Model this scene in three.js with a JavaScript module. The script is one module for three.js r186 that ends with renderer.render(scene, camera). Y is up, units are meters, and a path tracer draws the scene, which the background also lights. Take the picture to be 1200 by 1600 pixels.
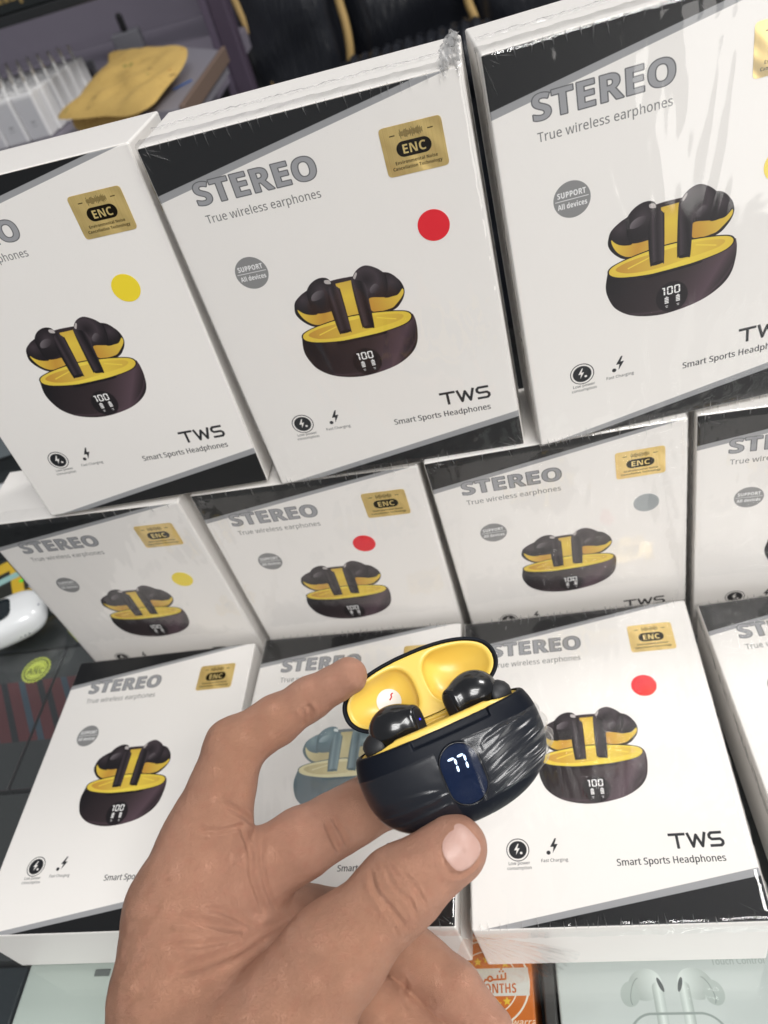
import * as THREE from 'three';
import { RoundedBoxGeometry } from 'three/addons/geometries/RoundedBoxGeometry.js';
import { mergeGeometries } from 'three/addons/utils/BufferGeometryUtils.js';
import { RectAreaLightUniformsLib } from 'three/addons/lights/RectAreaLightUniformsLib.js';
import { createNoise3D } from 'simplex-noise';

// ------------------------------------------------------------------ camera, light, exposure
const scene = new THREE.Scene();
const camera = new THREE.PerspectiveCamera(65.65, 0.75, 0.02, 20);
const RIGHT = new THREE.Vector3(0.96838654, -0.24477722, -0.04807936);
const UPV = new THREE.Vector3(0.14448716, 0.70750048, -0.69178503);
const BACK = new THREE.Vector3(0.20334939, 0.66296846, 0.72050111);
camera.position.set(0.1155, 0.36796, 0.11578);
camera.quaternion.setFromRotationMatrix(new THREE.Matrix4().makeBasis(RIGHT, UPV, BACK));
camera.focus = 0.275;
camera.userData.fStop = 14;
const renderer = new THREE.WebGLRenderer({ antialias: true });
renderer.toneMapping = THREE.LinearToneMapping;
renderer.toneMappingExposure = 1.13;
renderer.shadowMap.enabled = true;
scene.background = new THREE.Color(0.21, 0.214, 0.222);       // the dim, even light of the shop around the counter
RectAreaLightUniformsLib.init();

function lamp(name, label, w, h, pos, target, color, intensity) {
  const g = new THREE.Group(); g.name = name; g.position.set(...pos);
  g.up.set(0, 0, -1); g.lookAt(new THREE.Vector3(...target)); scene.add(g);     // +z of the group looks at the target
  g.userData = { label, category: 'lamp' };
  const glow = new THREE.Mesh(new THREE.BoxGeometry(w, h, 0.02),
    new THREE.MeshStandardMaterial({ color: 0xffffff, emissive: new THREE.Color(...color), emissiveIntensity: Math.min(intensity, 3) }));
  glow.name = 'lamp_diffuser'; glow.position.z = -0.012; g.add(glow);
  const frame = new THREE.Mesh(new RoundedBoxGeometry(w + 0.05, h + 0.05, 0.03, 2, 0.006), new THREE.MeshStandardMaterial({ color: 0xcccccc, roughness: 0.5 }));
  frame.name = 'lamp_housing'; frame.position.z = -0.04; g.add(frame);
  const l = new THREE.RectAreaLight(new THREE.Color(...color), intensity, w, h);
  l.name = 'lamp_light'; l.rotation.y = Math.PI; g.add(l);                      // a RectAreaLight shines along its own -z
}
for (let i = 0; i < 4; i++) lamp(i ? 'ceiling_lamp_00' + i : 'ceiling_lamp', ['first', 'second', 'third', 'fourth'][i] + ' white ceiling light strip above the counter, counted from the boxes', 1.3, 0.1, [0.9, 2.1, 0.75 + 0.32 * i], [0.9, 0, 0.75 + 0.32 * i], [1, 0.985, 0.965], 34);
lamp('ceiling_lamp_004', 'white ceiling light panel at the right over the seat', 0.8, 0.5, [1.9, 2.1, -0.9], [0.9, 0, -0.9], [1, 0.975, 0.95], 22);
lamp('showcase_lamp', 'white lit showcase panel to the right in front of the counter', 0.5, 0.3, [0.62, 0.16, 0.5], [0.2, 0.15, -0.2], [1, 0.97, 0.93], 1.6);

// ------------------------------------------------------------------ helpers
const noise3 = (() => { let s = 7; return createNoise3D(() => { s = (s * 16807) % 2147483647; return s / 2147483647; }); })();
let seed = 11;
const rnd = () => { seed = (seed * 48271) % 2147483647; return seed / 2147483647; };
const rr = (a, b) => a + (b - a) * rnd();
const V = (x, y, z) => new THREE.Vector3(x, y, z);
const F = 1240.07;                                          // lens, in pixels of the 1200 x 1600 photograph
const ray = (x, y) => V(0, 0, 0).addScaledVector(RIGHT, (x - 600) / F).addScaledVector(UPV, -(y - 800) / F).addScaledVector(BACK, -1);
const at = (x, y, d) => camera.position.clone().addScaledVector(ray(x, y), d);
const atY = (x, y, h) => { const r = ray(x, y); return camera.position.clone().addScaledVector(r, (h - camera.position.y) / r.y); };
const atZ = (x, y, z) => { const r = ray(x, y); return camera.position.clone().addScaledVector(r, (z - camera.position.z) / r.z); };
const names = {};
function numbered(n) { const k = names[n] = (names[n] ?? -1) + 1; return k ? n + '_' + String(k).padStart(3, '0') : n; }
names.ceiling_lamp = 4; names.showcase_lamp = 0;
const shadows = (o) => o.traverse((m) => { if (m.isMesh) { m.castShadow = m.receiveShadow = true; } });
function thing(name, label, category, pos = [0, 0, 0], rot, group) {
  const g = new THREE.Group(); g.name = numbered(name);
  if (pos.isVector3) g.position.copy(pos); else g.position.set(...pos);
  if (rot) g.rotation.set(...rot);
  g.userData = { label, category }; if (group) g.userData.group = group;
  scene.add(g); return g;
}
function part(name, geo, mat, parent, label) {
  const m = new THREE.Mesh(geo, mat); m.name = name; parent.add(m);
  if (label) m.userData.label = label;
  return m;
}
function struct(name, geo, mat) { const m = new THREE.Mesh(geo, mat); m.name = name; m.userData.kind = 'structure'; scene.add(m); return m; }
const std = (o) => new THREE.MeshStandardMaterial(o);
const phy = (o) => new THREE.MeshPhysicalMaterial(o);
const lin = (r, g, b) => new THREE.Color().setRGB(r, g, b);
function canvasTex(w, h, draw, srgb = true) {
  const c = document.createElement('canvas'); c.width = w; c.height = h; const x = c.getContext('2d'); draw(x, w, h);
  const t = new THREE.CanvasTexture(c); if (srgb) t.colorSpace = THREE.SRGBColorSpace; t.anisotropy = 8; t.wrapS = t.wrapT = THREE.ClampToEdgeWrapping; return t;
}
function noiseTex(n, f, repeat, octaves = 4) {                // tileable-enough grey noise for bump and roughness
  const d = new Uint8Array(n * n * 4);
  for (let y = 0; y < n; y++) for (let x = 0; x < n; x++) {
    const a = x / n * Math.PI * 2, b = y / n * Math.PI * 2; let v = 0, am = 1, fr = f;
    for (let o = 0; o < octaves; o++) { v += am * noise3(Math.cos(a) * fr + 3.1 * o, Math.sin(a) * fr + Math.cos(b) * fr, Math.sin(b) * fr); am *= 0.55; fr *= 2; }
    const g = Math.max(0, Math.min(255, 128 + v * 62)), i = (y * n + x) * 4; d[i] = d[i + 1] = d[i + 2] = g; d[i + 3] = 255;
  }
  const t = new THREE.DataTexture(d, n, n); t.magFilter = THREE.LinearFilter; t.minFilter = THREE.LinearFilter; t.wrapS = t.wrapT = THREE.RepeatWrapping; t.repeat.set(repeat, repeat); t.needsUpdate = true; return t;
}
const fineNoise = noiseTex(256, 6, 1, 4);
function boxUV(g, scale) {                                   // uv in units of `scale` by the way each triangle points; vertices are split where that changes
  const p = g.attributes.position, n = g.attributes.normal, ix = g.index.array, made = new Map(), P = [], N = [], U = [], I = [];
  for (let t = 0; t < ix.length; t += 3) {
    let ax = 0, ay = 0, az = 0; for (let k = 0; k < 3; k++) { ax += n.getX(ix[t + k]); ay += n.getY(ix[t + k]); az += n.getZ(ix[t + k]); }
    ax = Math.abs(ax); ay = Math.abs(ay); az = Math.abs(az); const w = ax > ay && ax > az ? 0 : ay > az ? 1 : 2;
    for (let k = 0; k < 3; k++) {
      const v = ix[t + k], key = v * 3 + w; let at = made.get(key);
      if (at === undefined) { at = P.length / 3; made.set(key, at); const x = p.getX(v), y = p.getY(v), z = p.getZ(v); P.push(x, y, z); N.push(n.getX(v), n.getY(v), n.getZ(v)); U.push((w === 0 ? z : x) / scale, (w === 1 ? z : y) / scale); }
      I.push(at);
    }
  }
  const o = new THREE.BufferGeometry(); o.setAttribute('position', new THREE.Float32BufferAttribute(P, 3)); o.setAttribute('normal', new THREE.Float32BufferAttribute(N, 3)); o.setAttribute('uv', new THREE.Float32BufferAttribute(U, 2)); o.setIndex(I); return o;
}
const smin = (a, b, k) => { const h = Math.max(k - Math.abs(a - b), 0) / k; return Math.min(a, b) - h * h * k * 0.25; };
const smax = (a, b, k) => -smin(-a, -b, k);
function surfaceNets(f, lo, hi, h) {
  const nx = Math.ceil((hi[0] - lo[0]) / h) + 1, ny = Math.ceil((hi[1] - lo[1]) / h) + 1, nz = Math.ceil((hi[2] - lo[2]) / h) + 1;
  const v = new Float32Array(nx * ny * nz);
  let i = 0;
  for (let z = 0; z < nz; z++) for (let y = 0; y < ny; y++) for (let x = 0; x < nx; x++, i++) {
    v[i] = x === 0 || y === 0 || z === 0 || x === nx - 1 || y === ny - 1 || z === nz - 1 ? 1e-3 : f(lo[0] + x * h, lo[1] + y * h, lo[2] + z * h);
  }
  const id = new Int32Array(nx * ny * nz).fill(-1), pos = [], idx = [];
  const sx = 1, sy = nx, sz = nx * ny, co = [0, sx, sy, sx + sy, sz, sx + sz, sy + sz, sx + sy + sz];
  const ed = [[0, 1], [2, 3], [4, 5], [6, 7], [0, 2], [1, 3], [4, 6], [5, 7], [0, 4], [1, 5], [2, 6], [3, 7]];
  for (let z = 0; z < nz - 1; z++) for (let y = 0; y < ny - 1; y++) for (let x = 0; x < nx - 1; x++) {
    const b = x + y * sy + z * sz; let m = 0;
    for (let c = 0; c < 8; c++) if (v[b + co[c]] < 0) m |= 1 << c;
    if (m === 0 || m === 255) continue;
    let px = 0, py = 0, pz = 0, n = 0;
    for (const [p, q] of ed) {
      const a = v[b + co[p]], c = v[b + co[q]]; if ((a < 0) === (c < 0)) continue;
      const t = a / (a - c);
      px += (p & 1) + t * ((q & 1) - (p & 1)); py += (p >> 1 & 1) + t * ((q >> 1 & 1) - (p >> 1 & 1)); pz += (p >> 2) + t * ((q >> 2) - (p >> 2)); n++;
    }
    id[b] = pos.length / 3; pos.push(lo[0] + (x + px / n) * h, lo[1] + (y + py / n) * h, lo[2] + (z + pz / n) * h);
  }
  for (let z = 1; z < nz - 1; z++) for (let y = 1; y < ny - 1; y++) for (let x = 1; x < nx - 1; x++) {
    const b = x + y * sy + z * sz, a = v[b] < 0;
    const quad = (s, d1, d2) => {
      if (a === (v[b + s] < 0)) return;
      const q = [id[b], id[b - d1], id[b - d1 - d2], id[b - d2]]; if (q.some((k) => k < 0)) return;
      if (a) idx.push(q[0], q[1], q[2], q[0], q[2], q[3]); else idx.push(q[0], q[2], q[1], q[0], q[3], q[2]);
    };
    quad(sx, sy, sz); quad(sy, sz, sx); quad(sz, sx, sy);
  }
  const g = new THREE.BufferGeometry(), P = new Float32Array(pos), N = new Float32Array(pos.length), e = h * 0.5;
  for (let k = 0; k < P.length; k += 3) {
    const x = P[k], y = P[k + 1], z = P[k + 2];
    const a = f(x + e, y, z) - f(x - e, y, z), b = f(x, y + e, z) - f(x, y - e, z), c = f(x, y, z + e) - f(x, y, z - e), l = Math.hypot(a, b, c) || 1;
    N[k] = a / l; N[k + 1] = b / l; N[k + 2] = c / l;
  }
  g.setAttribute('position', new THREE.BufferAttribute(P, 3)); g.setAttribute('normal', new THREE.BufferAttribute(N, 3)); g.setIndex(idx);
  return g;
}
function gridGeo(nu, nv, fn, closedUV = true) {               // a sheet of (nu x nv) cells, fn(u, v) -> Vector3
  const p = [], uv = [], idx = [];
  for (let j = 0; j <= nv; j++) for (let i = 0; i <= nu; i++) { const q = fn(i / nu, j / nv); p.push(q.x, q.y, q.z); uv.push(i / nu, j / nv); }
  for (let j = 0; j < nv; j++) for (let i = 0; i < nu; i++) { const a = j * (nu + 1) + i, b = a + 1, c = a + nu + 1, d = c + 1; idx.push(a, b, d, a, d, c); }
  const g = new THREE.BufferGeometry(); g.setAttribute('position', new THREE.Float32BufferAttribute(p, 3)); g.setAttribute('uv', new THREE.Float32BufferAttribute(uv, 2)); g.setIndex(idx); g.computeVertexNormals(); return g;
}

// ------------------------------------------------------------------ the counter
const glassMat = phy({ color: lin(0.965, 0.982, 0.974), transmission: 1, thickness: 0, roughness: 0.03, ior: 1.45 });
struct('counter_floor', new THREE.BoxGeometry(1.6, 0.02, 0.62).translate(0, -0.075, -0.14), std({ color: lin(0.05, 0.055, 0.06), roughness: 0.6 }));
{
  const g = thing('counter_glass', 'clear greenish glass counter top under the earphone boxes', 'glass top', [0, 0, 0]);
  part('glass_pane', new RoundedBoxGeometry(1.6, 0.006, 0.62, 2, 0.002).translate(0, -0.0032, -0.14), glassMat, g);
}

// ------------------------------------------------------------------ earphone boxes
const BW = 0.11, BH = 0.1495, BD = 0.04025;
function printTexture(pal, width = 1024) {
  return canvasTex(width, Math.round(width * 1.359), (x, w, h) => {
    const S = w; x.scale(S, S);
    const line = (pts, fill, close = true) => { x.beginPath(); pts.forEach(([a, b], i) => (i ? x.lineTo(a, b) : x.moveTo(a, b))); if (close) x.closePath(); if (fill) { x.fillStyle = fill; x.fill(); } };
    const curve = (pts, fill) => {                            // smooth closed outline through the points
      x.beginPath(); const n = pts.length;
      for (let i = 0; i < n; i++) {
        const a = pts[i], b = pts[(i + 1) % n], mx = (a[0] + b[0]) / 2, my = (a[1] + b[1]) / 2;
        if (!i) { const z = pts[n - 1]; x.moveTo((z[0] + a[0]) / 2, (z[1] + a[1]) / 2); }
        x.quadraticCurveTo(a[0], a[1], mx, my);
      }
      x.closePath(); x.fillStyle = fill; x.fill();
    };
    const text = (s, px, py, size, font, fill, fit, align = 'left', stroke) => {
      x.save(); x.translate(px, py); x.font = font.replace('#', '100px'); x.textAlign = align;
      const m = x.measureText(s).width; const k = size / 100, kx = fit ? fit / m : k; x.scale(kx, k);
      if (stroke) { x.lineWidth = stroke / k; x.strokeStyle = pal.edge; x.lineJoin = 'round'; x.strokeText(s, 0, 0); }
      x.fillStyle = fill; x.fillText(s, 0, 0); x.restore();
    };
    x.fillStyle = pal.paper; x.fillRect(0, 0, 1, 1.36);
    line([[0, 0], [0.985, 0], [0, 0.173]], pal.band); line([[0, 0], [0.885, 0], [0, 0.15]], pal.black);
    line([[1, 1.359], [1, 1.184], [0.03, 1.359]], pal.band); line([[1, 1.359], [1, 1.211], [0.15, 1.359]], pal.black);
    text('STEREO', 0.117, 0.2055, 0.0955, 'bold # sans-serif', pal.grey, 0.408, 'left', 0.0062);
    text('STEREO', 0.117, 0.2055, 0.0955, 'bold # sans-serif', pal.grey, 0.408);
    text('True wireless earphones', 0.126, 0.266, 0.0375, '# sans-serif', '#6a6a6a', 0.386);
    x.beginPath(); x.arc(0.206, 0.455, 0.0565, 0, 7); x.fillStyle = '#868686'; x.fill();
    text('SUPPORT', 0.206, 0.4455, 0.0245, 'bold # sans-serif', '#e6e6e6', 0.088, 'center');
    x.fillStyle = '#e6e6e6'; x.fillRect(0.155, 0.4525, 0.102, 0.0022);
    text('All devices', 0.206, 0.479, 0.0235, 'bold # sans-serif', '#e6e6e6', 0.09, 'center');
    // the printed picture of the open case with two earbuds
    const G = (a, b, ...st) => { const g = x.createLinearGradient(...a, ...b); st.forEach(([t, c]) => g.addColorStop(t, c)); return g; };
    const A = {
      lidOut: [[0.306, 0.609], [0.305, 0.640], [0.328, 0.674], [0.364, 0.695], [0.447, 0.706], [0.541, 0.701], [0.635, 0.688], [0.670, 0.665], [0.690, 0.632], [0.689, 0.600], [0.674, 0.573], [0.640, 0.547], [0.534, 0.539], [0.458, 0.539], [0.378, 0.552], [0.323, 0.580]],
      lobeL: [[0.315, 0.617], [0.321, 0.647], [0.340, 0.673], [0.370, 0.688], [0.414, 0.684], [0.452, 0.667], [0.448, 0.648], [0.387, 0.647], [0.346, 0.630]],
      lobeR: [[0.567, 0.629], [0.618, 0.634], [0.662, 0.636], [0.686, 0.617], [0.685, 0.636], [0.659, 0.663], [0.629, 0.680], [0.568, 0.678]],
      mid: [[0.470, 0.552], [0.526, 0.551], [0.523, 0.710], [0.470, 0.711]],
      tipL: [[0.314, 0.594], [0.336, 0.571], [0.364, 0.562], [0.370, 0.606], [0.379, 0.644], [0.357, 0.646], [0.332, 0.635], [0.315, 0.615]],
      bulbL: [[0.366, 0.561], [0.387, 0.535], [0.418, 0.522], [0.447, 0.527], [0.459, 0.550], [0.458, 0.577], [0.443, 0.614], [0.425, 0.635], [0.388, 0.643], [0.366, 0.635], [0.362, 0.604]],
      stemL: [[0.443, 0.564], [0.462, 0.556], [0.477, 0.570], [0.480, 0.586], [0.476, 0.728], [0.469, 0.736], [0.439, 0.738], [0.431, 0.727], [0.429, 0.619]],
      bulbR: [[0.531, 0.550], [0.552, 0.521], [0.584, 0.511], [0.616, 0.526], [0.639, 0.551], [0.642, 0.574], [0.628, 0.614], [0.613, 0.630], [0.588, 0.625], [0.563, 0.617], [0.539, 0.595]],
      tipR: [[0.640, 0.554], [0.666, 0.562], [0.682, 0.591], [0.676, 0.621], [0.647, 0.637], [0.618, 0.634], [0.631, 0.603]],
      stemR: [[0.524, 0.558], [0.543, 0.555], [0.565, 0.569], [0.570, 0.597], [0.566, 0.629], [0.559, 0.729], [0.550, 0.738], [0.522, 0.729], [0.517, 0.719]],
      hlL1: [[0.379, 0.577], [0.401, 0.565], [0.423, 0.568], [0.419, 0.586], [0.395, 0.597], [0.374, 0.595]],
      hlL2: [[0.436, 0.533], [0.452, 0.535], [0.455, 0.549], [0.437, 0.545]],
      hlR1: [[0.581, 0.592], [0.599, 0.580], [0.611, 0.591], [0.604, 0.609], [0.586, 0.613], [0.577, 0.607]],
      hlR2: [[0.535, 0.543], [0.547, 0.528], [0.550, 0.534], [0.537, 0.553]],
      tray: [[0.300, 0.722], [0.317, 0.706], [0.373, 0.692], [0.469, 0.681], [0.576, 0.684], [0.663, 0.697], [0.691, 0.713], [0.686, 0.734], [0.650, 0.750], [0.555, 0.763], [0.445, 0.766], [0.353, 0.755], [0.310, 0.740]],
      trayIn: [[0.323, 0.724], [0.337, 0.710], [0.394, 0.699], [0.481, 0.695], [0.573, 0.693], [0.646, 0.703], [0.667, 0.716], [0.640, 0.731], [0.561, 0.741], [0.449, 0.751], [0.365, 0.744]],
      bodyF: [[0.296, 0.723], [0.286, 0.776], [0.293, 0.818], [0.313, 0.859], [0.352, 0.892], [0.403, 0.912], [0.466, 0.922], [0.540, 0.916], [0.608, 0.898], [0.662, 0.865], [0.690, 0.827], [0.702, 0.778], [0.704, 0.740], [0.700, 0.715]],
      notch: [[0.417, 0.767], [0.492, 0.765], [0.586, 0.763], [0.584, 0.770], [0.489, 0.775], [0.422, 0.777]],
    };
    const blob = (p, fill) => {                               // smooth outline through every point
      const n = p.length; x.beginPath(); x.moveTo(p[0][0], p[0][1]);
      for (let i = 0; i < n; i++) { const a = p[(i + n - 1) % n], b = p[i], c = p[(i + 1) % n], d = p[(i + 2) % n]; x.bezierCurveTo(b[0] + (c[0] - a[0]) / 6, b[1] + (c[1] - a[1]) / 6, c[0] - (d[0] - b[0]) / 6, c[1] - (d[1] - b[1]) / 6, c[0], c[1]); }
      x.closePath(); x.fillStyle = fill; x.fill();
    };
    const rad = (cx, cy, r, ...st) => { const g = x.createRadialGradient(cx, cy, 0, cx, cy, r); st.forEach(([t, c]) => g.addColorStop(t, c)); return g; };
    blob(A.lidOut, G([0.3, 0.6], [0.7, 0.62], [0, pal.bud3], [0.5, pal.shell], [1, pal.bud3]));
    line(A.mid, G([0.5, 0.55], [0.5, 0.7], [0, pal.yellow2], [0.35, pal.yellow], [1, pal.yellow2]));
    blob(A.lobeL, G([0.32, 0.63], [0.45, 0.67], [0, pal.yellow], [0.6, pal.yellow3], [1, pal.yellow2])); blob(A.lobeR, G([0.57, 0.66], [0.69, 0.63], [0, pal.yellow3], [0.5, pal.yellow2], [1, pal.yellow]));
    // body, then the tray laid over its top
    x.beginPath(); A.bodyF.forEach(([a, b], i) => { if (!i) return x.moveTo(a, b); const p = A.bodyF[i - 1], q = A.bodyF[Math.max(0, i - 2)], r = A.bodyF[Math.min(A.bodyF.length - 1, i + 1)]; x.bezierCurveTo(p[0] + (a - q[0]) / 6, p[1] + (b - q[1]) / 6, a - (r[0] - p[0]) / 6, b - (r[1] - p[1]) / 6, a, b); }); x.closePath();
    x.fillStyle = G([0.3, 0.74], [0.62, 0.93], [0, pal.bud3], [0.22, pal.shell2], [0.6, pal.shell], [0.88, pal.shell3], [1, pal.shell2]); x.fill();
    x.save(); x.clip(); x.strokeStyle = pal.shell3; x.lineWidth = 0.006; x.globalAlpha = 0.55; x.beginPath(); x.moveTo(0.36, 0.892); x.quadraticCurveTo(0.48, 0.925, 0.6, 0.894); x.quadraticCurveTo(0.67, 0.855, 0.693, 0.80); x.stroke(); x.restore();
    blob(A.tray.map(([a, b]) => [0.497 + (a - 0.497) * 1.025, 0.724 + (b - 0.724) * 1.09]), pal.bud3);
    blob(A.tray, G([0.3, 0.72], [0.69, 0.72], [0, pal.yellow], [0.5, pal.yellow4], [1, pal.yellow])); blob(A.trayIn, G([0.33, 0.7], [0.66, 0.74], [0, pal.yellow3], [0.3, pal.yellow2], [0.7, pal.yellow], [1, pal.yellow2]));
    x.strokeStyle = pal.yellow4; x.lineWidth = 0.004; x.beginPath(); x.moveTo(0.36, 0.727); x.lineTo(0.43, 0.707); x.moveTo(0.575, 0.703); x.lineTo(0.64, 0.722); x.stroke();
    blob(A.notch, pal.bud3);
    // the two earbuds
    blob(A.tipL, rad(0.345, 0.585, 0.075, [0, pal.bud2], [0.5, pal.bud], [1, pal.bud3])); blob(A.tipR, rad(0.655, 0.585, 0.075, [0, pal.bud2], [0.5, pal.bud], [1, pal.bud3]));
    blob(A.bulbL, rad(0.415, 0.565, 0.1, [0, pal.bud2], [0.4, pal.bud], [1, pal.bud3])); blob(A.bulbR, rad(0.575, 0.56, 0.11, [0, pal.bud], [0.35, pal.bud2], [0.6, pal.bud], [1, pal.bud3]));
    x.strokeStyle = pal.bud3; x.lineWidth = 0.004; x.beginPath(); x.moveTo(0.367, 0.562); x.quadraticCurveTo(0.362, 0.61, 0.372, 0.642); x.moveTo(0.641, 0.553); x.quadraticCurveTo(0.644, 0.6, 0.622, 0.632); x.stroke();
    x.globalAlpha = 0.8; blob(A.hlL1, G([0.38, 0.57], [0.42, 0.6], [0, pal.shine], [1, pal.bud])); blob(A.hlR1, G([0.58, 0.58], [0.605, 0.61], [0, pal.shine], [1, pal.bud])); x.globalAlpha = 1; blob(A.hlL2, pal.shine2); blob(A.hlR2, pal.shine2);
    blob(A.stemL, G([0.432, 0.62], [0.48, 0.62], [0, pal.bud3], [0.25, pal.bud2], [0.5, pal.bud], [0.85, pal.bud2], [1, pal.bud3])); blob(A.stemR, G([0.519, 0.62], [0.567, 0.62], [0, pal.bud3], [0.2, pal.bud2], [0.55, pal.bud], [0.72, pal.bud3], [1, pal.bud2]));
    x.fillStyle = pal.bud3; x.beginPath(); x.ellipse(0.455, 0.732, 0.02, 0.006, 0, 0, 7); x.fill(); x.beginPath(); x.ellipse(0.54, 0.731, 0.019, 0.006, 0, 0, 7); x.fill();
    // battery read-out
    x.fillStyle = pal.lcd; x.beginPath(); x.ellipse(0.498, 0.865, 0.052, 0.055, 0, 0, 7); x.fill();
    x.fillStyle = '#f2f2f0';
    const bar = (a, b, c, d) => x.fillRect(a, b, c, d);
    bar(0.4715, 0.826, 0.0055, 0.013); bar(0.4715, 0.8405, 0.0055, 0.013); bar(0.467, 0.826, 0.006, 0.004);
    for (const o of [0.483, 0.5065]) { bar(o + 0.002, 0.825, 0.014, 0.0045); bar(o + 0.002, 0.8505, 0.014, 0.0045); for (const s of [0, 0.0145]) { bar(o + s - 0.0005, 0.827, 0.005, 0.012); bar(o + s - 0.0005, 0.8405, 0.005, 0.012); } }
    for (const o of [0.474, 0.511]) { for (let k = 0; k < 4; k++) bar(o, 0.864 + k * 0.0058, 0.0135, 0.0042); bar(o + 0.004, 0.8605, 0.006, 0.003); x.fillRect(o + 0.002, 0.894, 0.009, 0.0022); x.fillRect(o + 0.004, 0.899, 0.006, 0.0022); }
    // lettering at the foot
    x.strokeStyle = pal.ink; x.lineWidth = 0.0095; x.lineJoin = 'round'; x.lineCap = 'butt';
    const st = (pts) => { line(pts, null, false); x.stroke(); };
    st([[0.722, 1.057], [0.780, 1.057]]); st([[0.751, 1.057], [0.751, 1.108]]);
    st([[0.788, 1.053], [0.802, 1.103], [0.817, 1.062], [0.833, 1.103], [0.848, 1.053]]);
    st([[0.904, 1.057], [0.868, 1.057], [0.861, 1.064], [0.861, 1.073], [0.868, 1.08], [0.896, 1.08], [0.903, 1.087], [0.903, 1.096], [0.896, 1.103], [0.859, 1.103]]);
    text('Smart Sports Headphones', 0.529, 1.158, 0.034, '# sans-serif', pal.ink, 0.371); text('Smart Sports Headphones', 0.5298, 1.1584, 0.034, '# sans-serif', pal.ink, 0.371);
    x.lineWidth = 0.0028; x.beginPath(); x.arc(0.181, 1.083, 0.041, 0, 7); x.stroke(); x.beginPath(); x.arc(0.181, 1.083, 0.033, 0, 7); x.fillStyle = pal.ink; x.fill();
    const bolt = (cx, cy, s, c) => line([[0.25, -1], [-0.75, 0.15], [-0.1, 0.15], [-0.35, 1], [0.75, -0.2], [0.1, -0.2], [0.55, -1]].map(([a, b]) => [cx + a * s * 0.7, cy + b * s]), c);
    bolt(0.178, 1.081, 0.021, pal.paper); x.fillStyle = pal.paper; x.beginPath(); x.arc(0.193, 1.095, 0.005, 0, 7); x.fill();
    bolt(0.315, 1.074, 0.027, pal.ink); x.fillStyle = pal.ink; x.beginPath(); x.arc(0.293, 1.099, 0.0075, 0, 7); x.fill();
    text('Low power', 0.183, 1.138, 0.0165, '# sans-serif', pal.ink, 0.08, 'center'); text('consumption', 0.183, 1.155, 0.0165, '# sans-serif', pal.ink, 0.09, 'center');
    text('Fast Charging', 0.312, 1.133, 0.0165, '# sans-serif', pal.ink, 0.098, 'center');
    // paper grain
    for (let i = 0; i < 900; i++) { x.fillStyle = `rgba(90,85,80,${(0.03 + 0.05 * rnd()).toFixed(3)})`; x.fillRect(rnd(), rnd() * 1.359, 0.001 + 0.002 * rnd(), 0.001 + 0.001 * rnd()); }
    x.fillStyle = pal.paper; x.fillRect(0, 0, 0.002, 0.002);
  });
}
const INK = { paper: '#e9e6e2', band: '#97989a', black: '#101113', grey: '#98999c', edge: '#58595c', ink: '#1b1c20', lcd: 'rgba(14,10,13,0.75)' };
const printBlack = printTexture({ ...INK, shell: '#33282b', shell2: '#231b1e', shell3: '#54424a', yellow: '#ddc045', yellow2: '#cfab44', yellow3: '#c29238', yellow4: '#e8d04e', bud: '#1f191d', bud2: '#3f363b', bud3: '#100c10', shine: '#8b8488', shine2: '#b9b2b0' });
const printBlue = printTexture({ ...INK, shell: '#778287', shell2: '#667278', shell3: '#8a9599', yellow: '#dcd4a8', yellow2: '#cdc294', yellow3: '#c2b78c', yellow4: '#e4deb8', bud: '#6f858d', bud2: '#8ea3a9', bud3: '#5a6d74', shine: '#c5d5da', shine2: '#e6eeee', lcd: 'rgba(83,103,111,0.75)' });
const badgeTex = canvasTex(512, 388, (x, w, h) => {
  x.fillStyle = '#ecd08a'; x.fillRect(0, 0, w, h);
  for (let i = 0; i < 400; i++) { x.fillStyle = `rgba(${rnd() < 0.5 ? '255,235,150' : '120,80,10'},0.05)`; x.fillRect(rnd() * w, 0, 1 + 2 * rnd(), h); }
  x.fillStyle = '#3a2a08'; x.fillRect(78, 70, 44, 8); x.fillRect(390, 70, 44, 8);
  for (let i = 0; i < 26; i++) { const a = 14 + 24 * Math.abs(Math.sin(i * 1.7) * Math.cos(i * 0.45)); x.fillRect(160 + i * 7.4, 72 - a, 3.4, a * 2); }
  x.fillStyle = '#1d1608'; x.beginPath(); x.roundRect(112, 128, 288, 122, 61); x.fill();
  x.fillStyle = '#f0d890'; x.textAlign = 'center'; x.font = 'bold 100px sans-serif';
  x.save(); x.translate(256, 226); x.scale(1.02, 1); x.fillText('ENC', 0, 0); x.restore();
  x.fillStyle = '#40300c'; x.font = 'bold 35px sans-serif'; x.fillText('Environmental Noise', 256, 300); x.fillText('Cancellation Technology', 256, 344, 420);
});
const cartonMat = (map) => std({ map, roughness: 0.42, bumpMap: fineNoise, bumpScale: 0.00003 });
const matBlack = cartonMat(printBlack), matBlue = cartonMat(printBlue);
const badgeMat = std({ map: badgeTex, metalness: 0.62, roughness: 0.33, bumpMap: (() => { const t = noiseTex(128, 0.8, 1, 2); t.repeat.set(0.3, 0.06); t.rotation = 0.5; return t; })(), bumpScale: 0.0022 });
const dotMats = { red: std({ color: lin(0.72, 0.012, 0.025), roughness: 0.4 }), yellow: std({ color: lin(0.83, 0.65, 0.03), roughness: 0.5 }), grey: std({ color: lin(0.345, 0.37, 0.378), roughness: 0.5 }) };
const filmMat = phy({ color: 0xffffff, transmission: 1, thickness: 0, roughness: 0.06, ior: 1.5, bumpMap: (() => { const t = noiseTex(256, 1.1, 1, 2); t.repeat.set(1.6, 0.5); return t; })(), bumpScale: 0.00045 });
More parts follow.
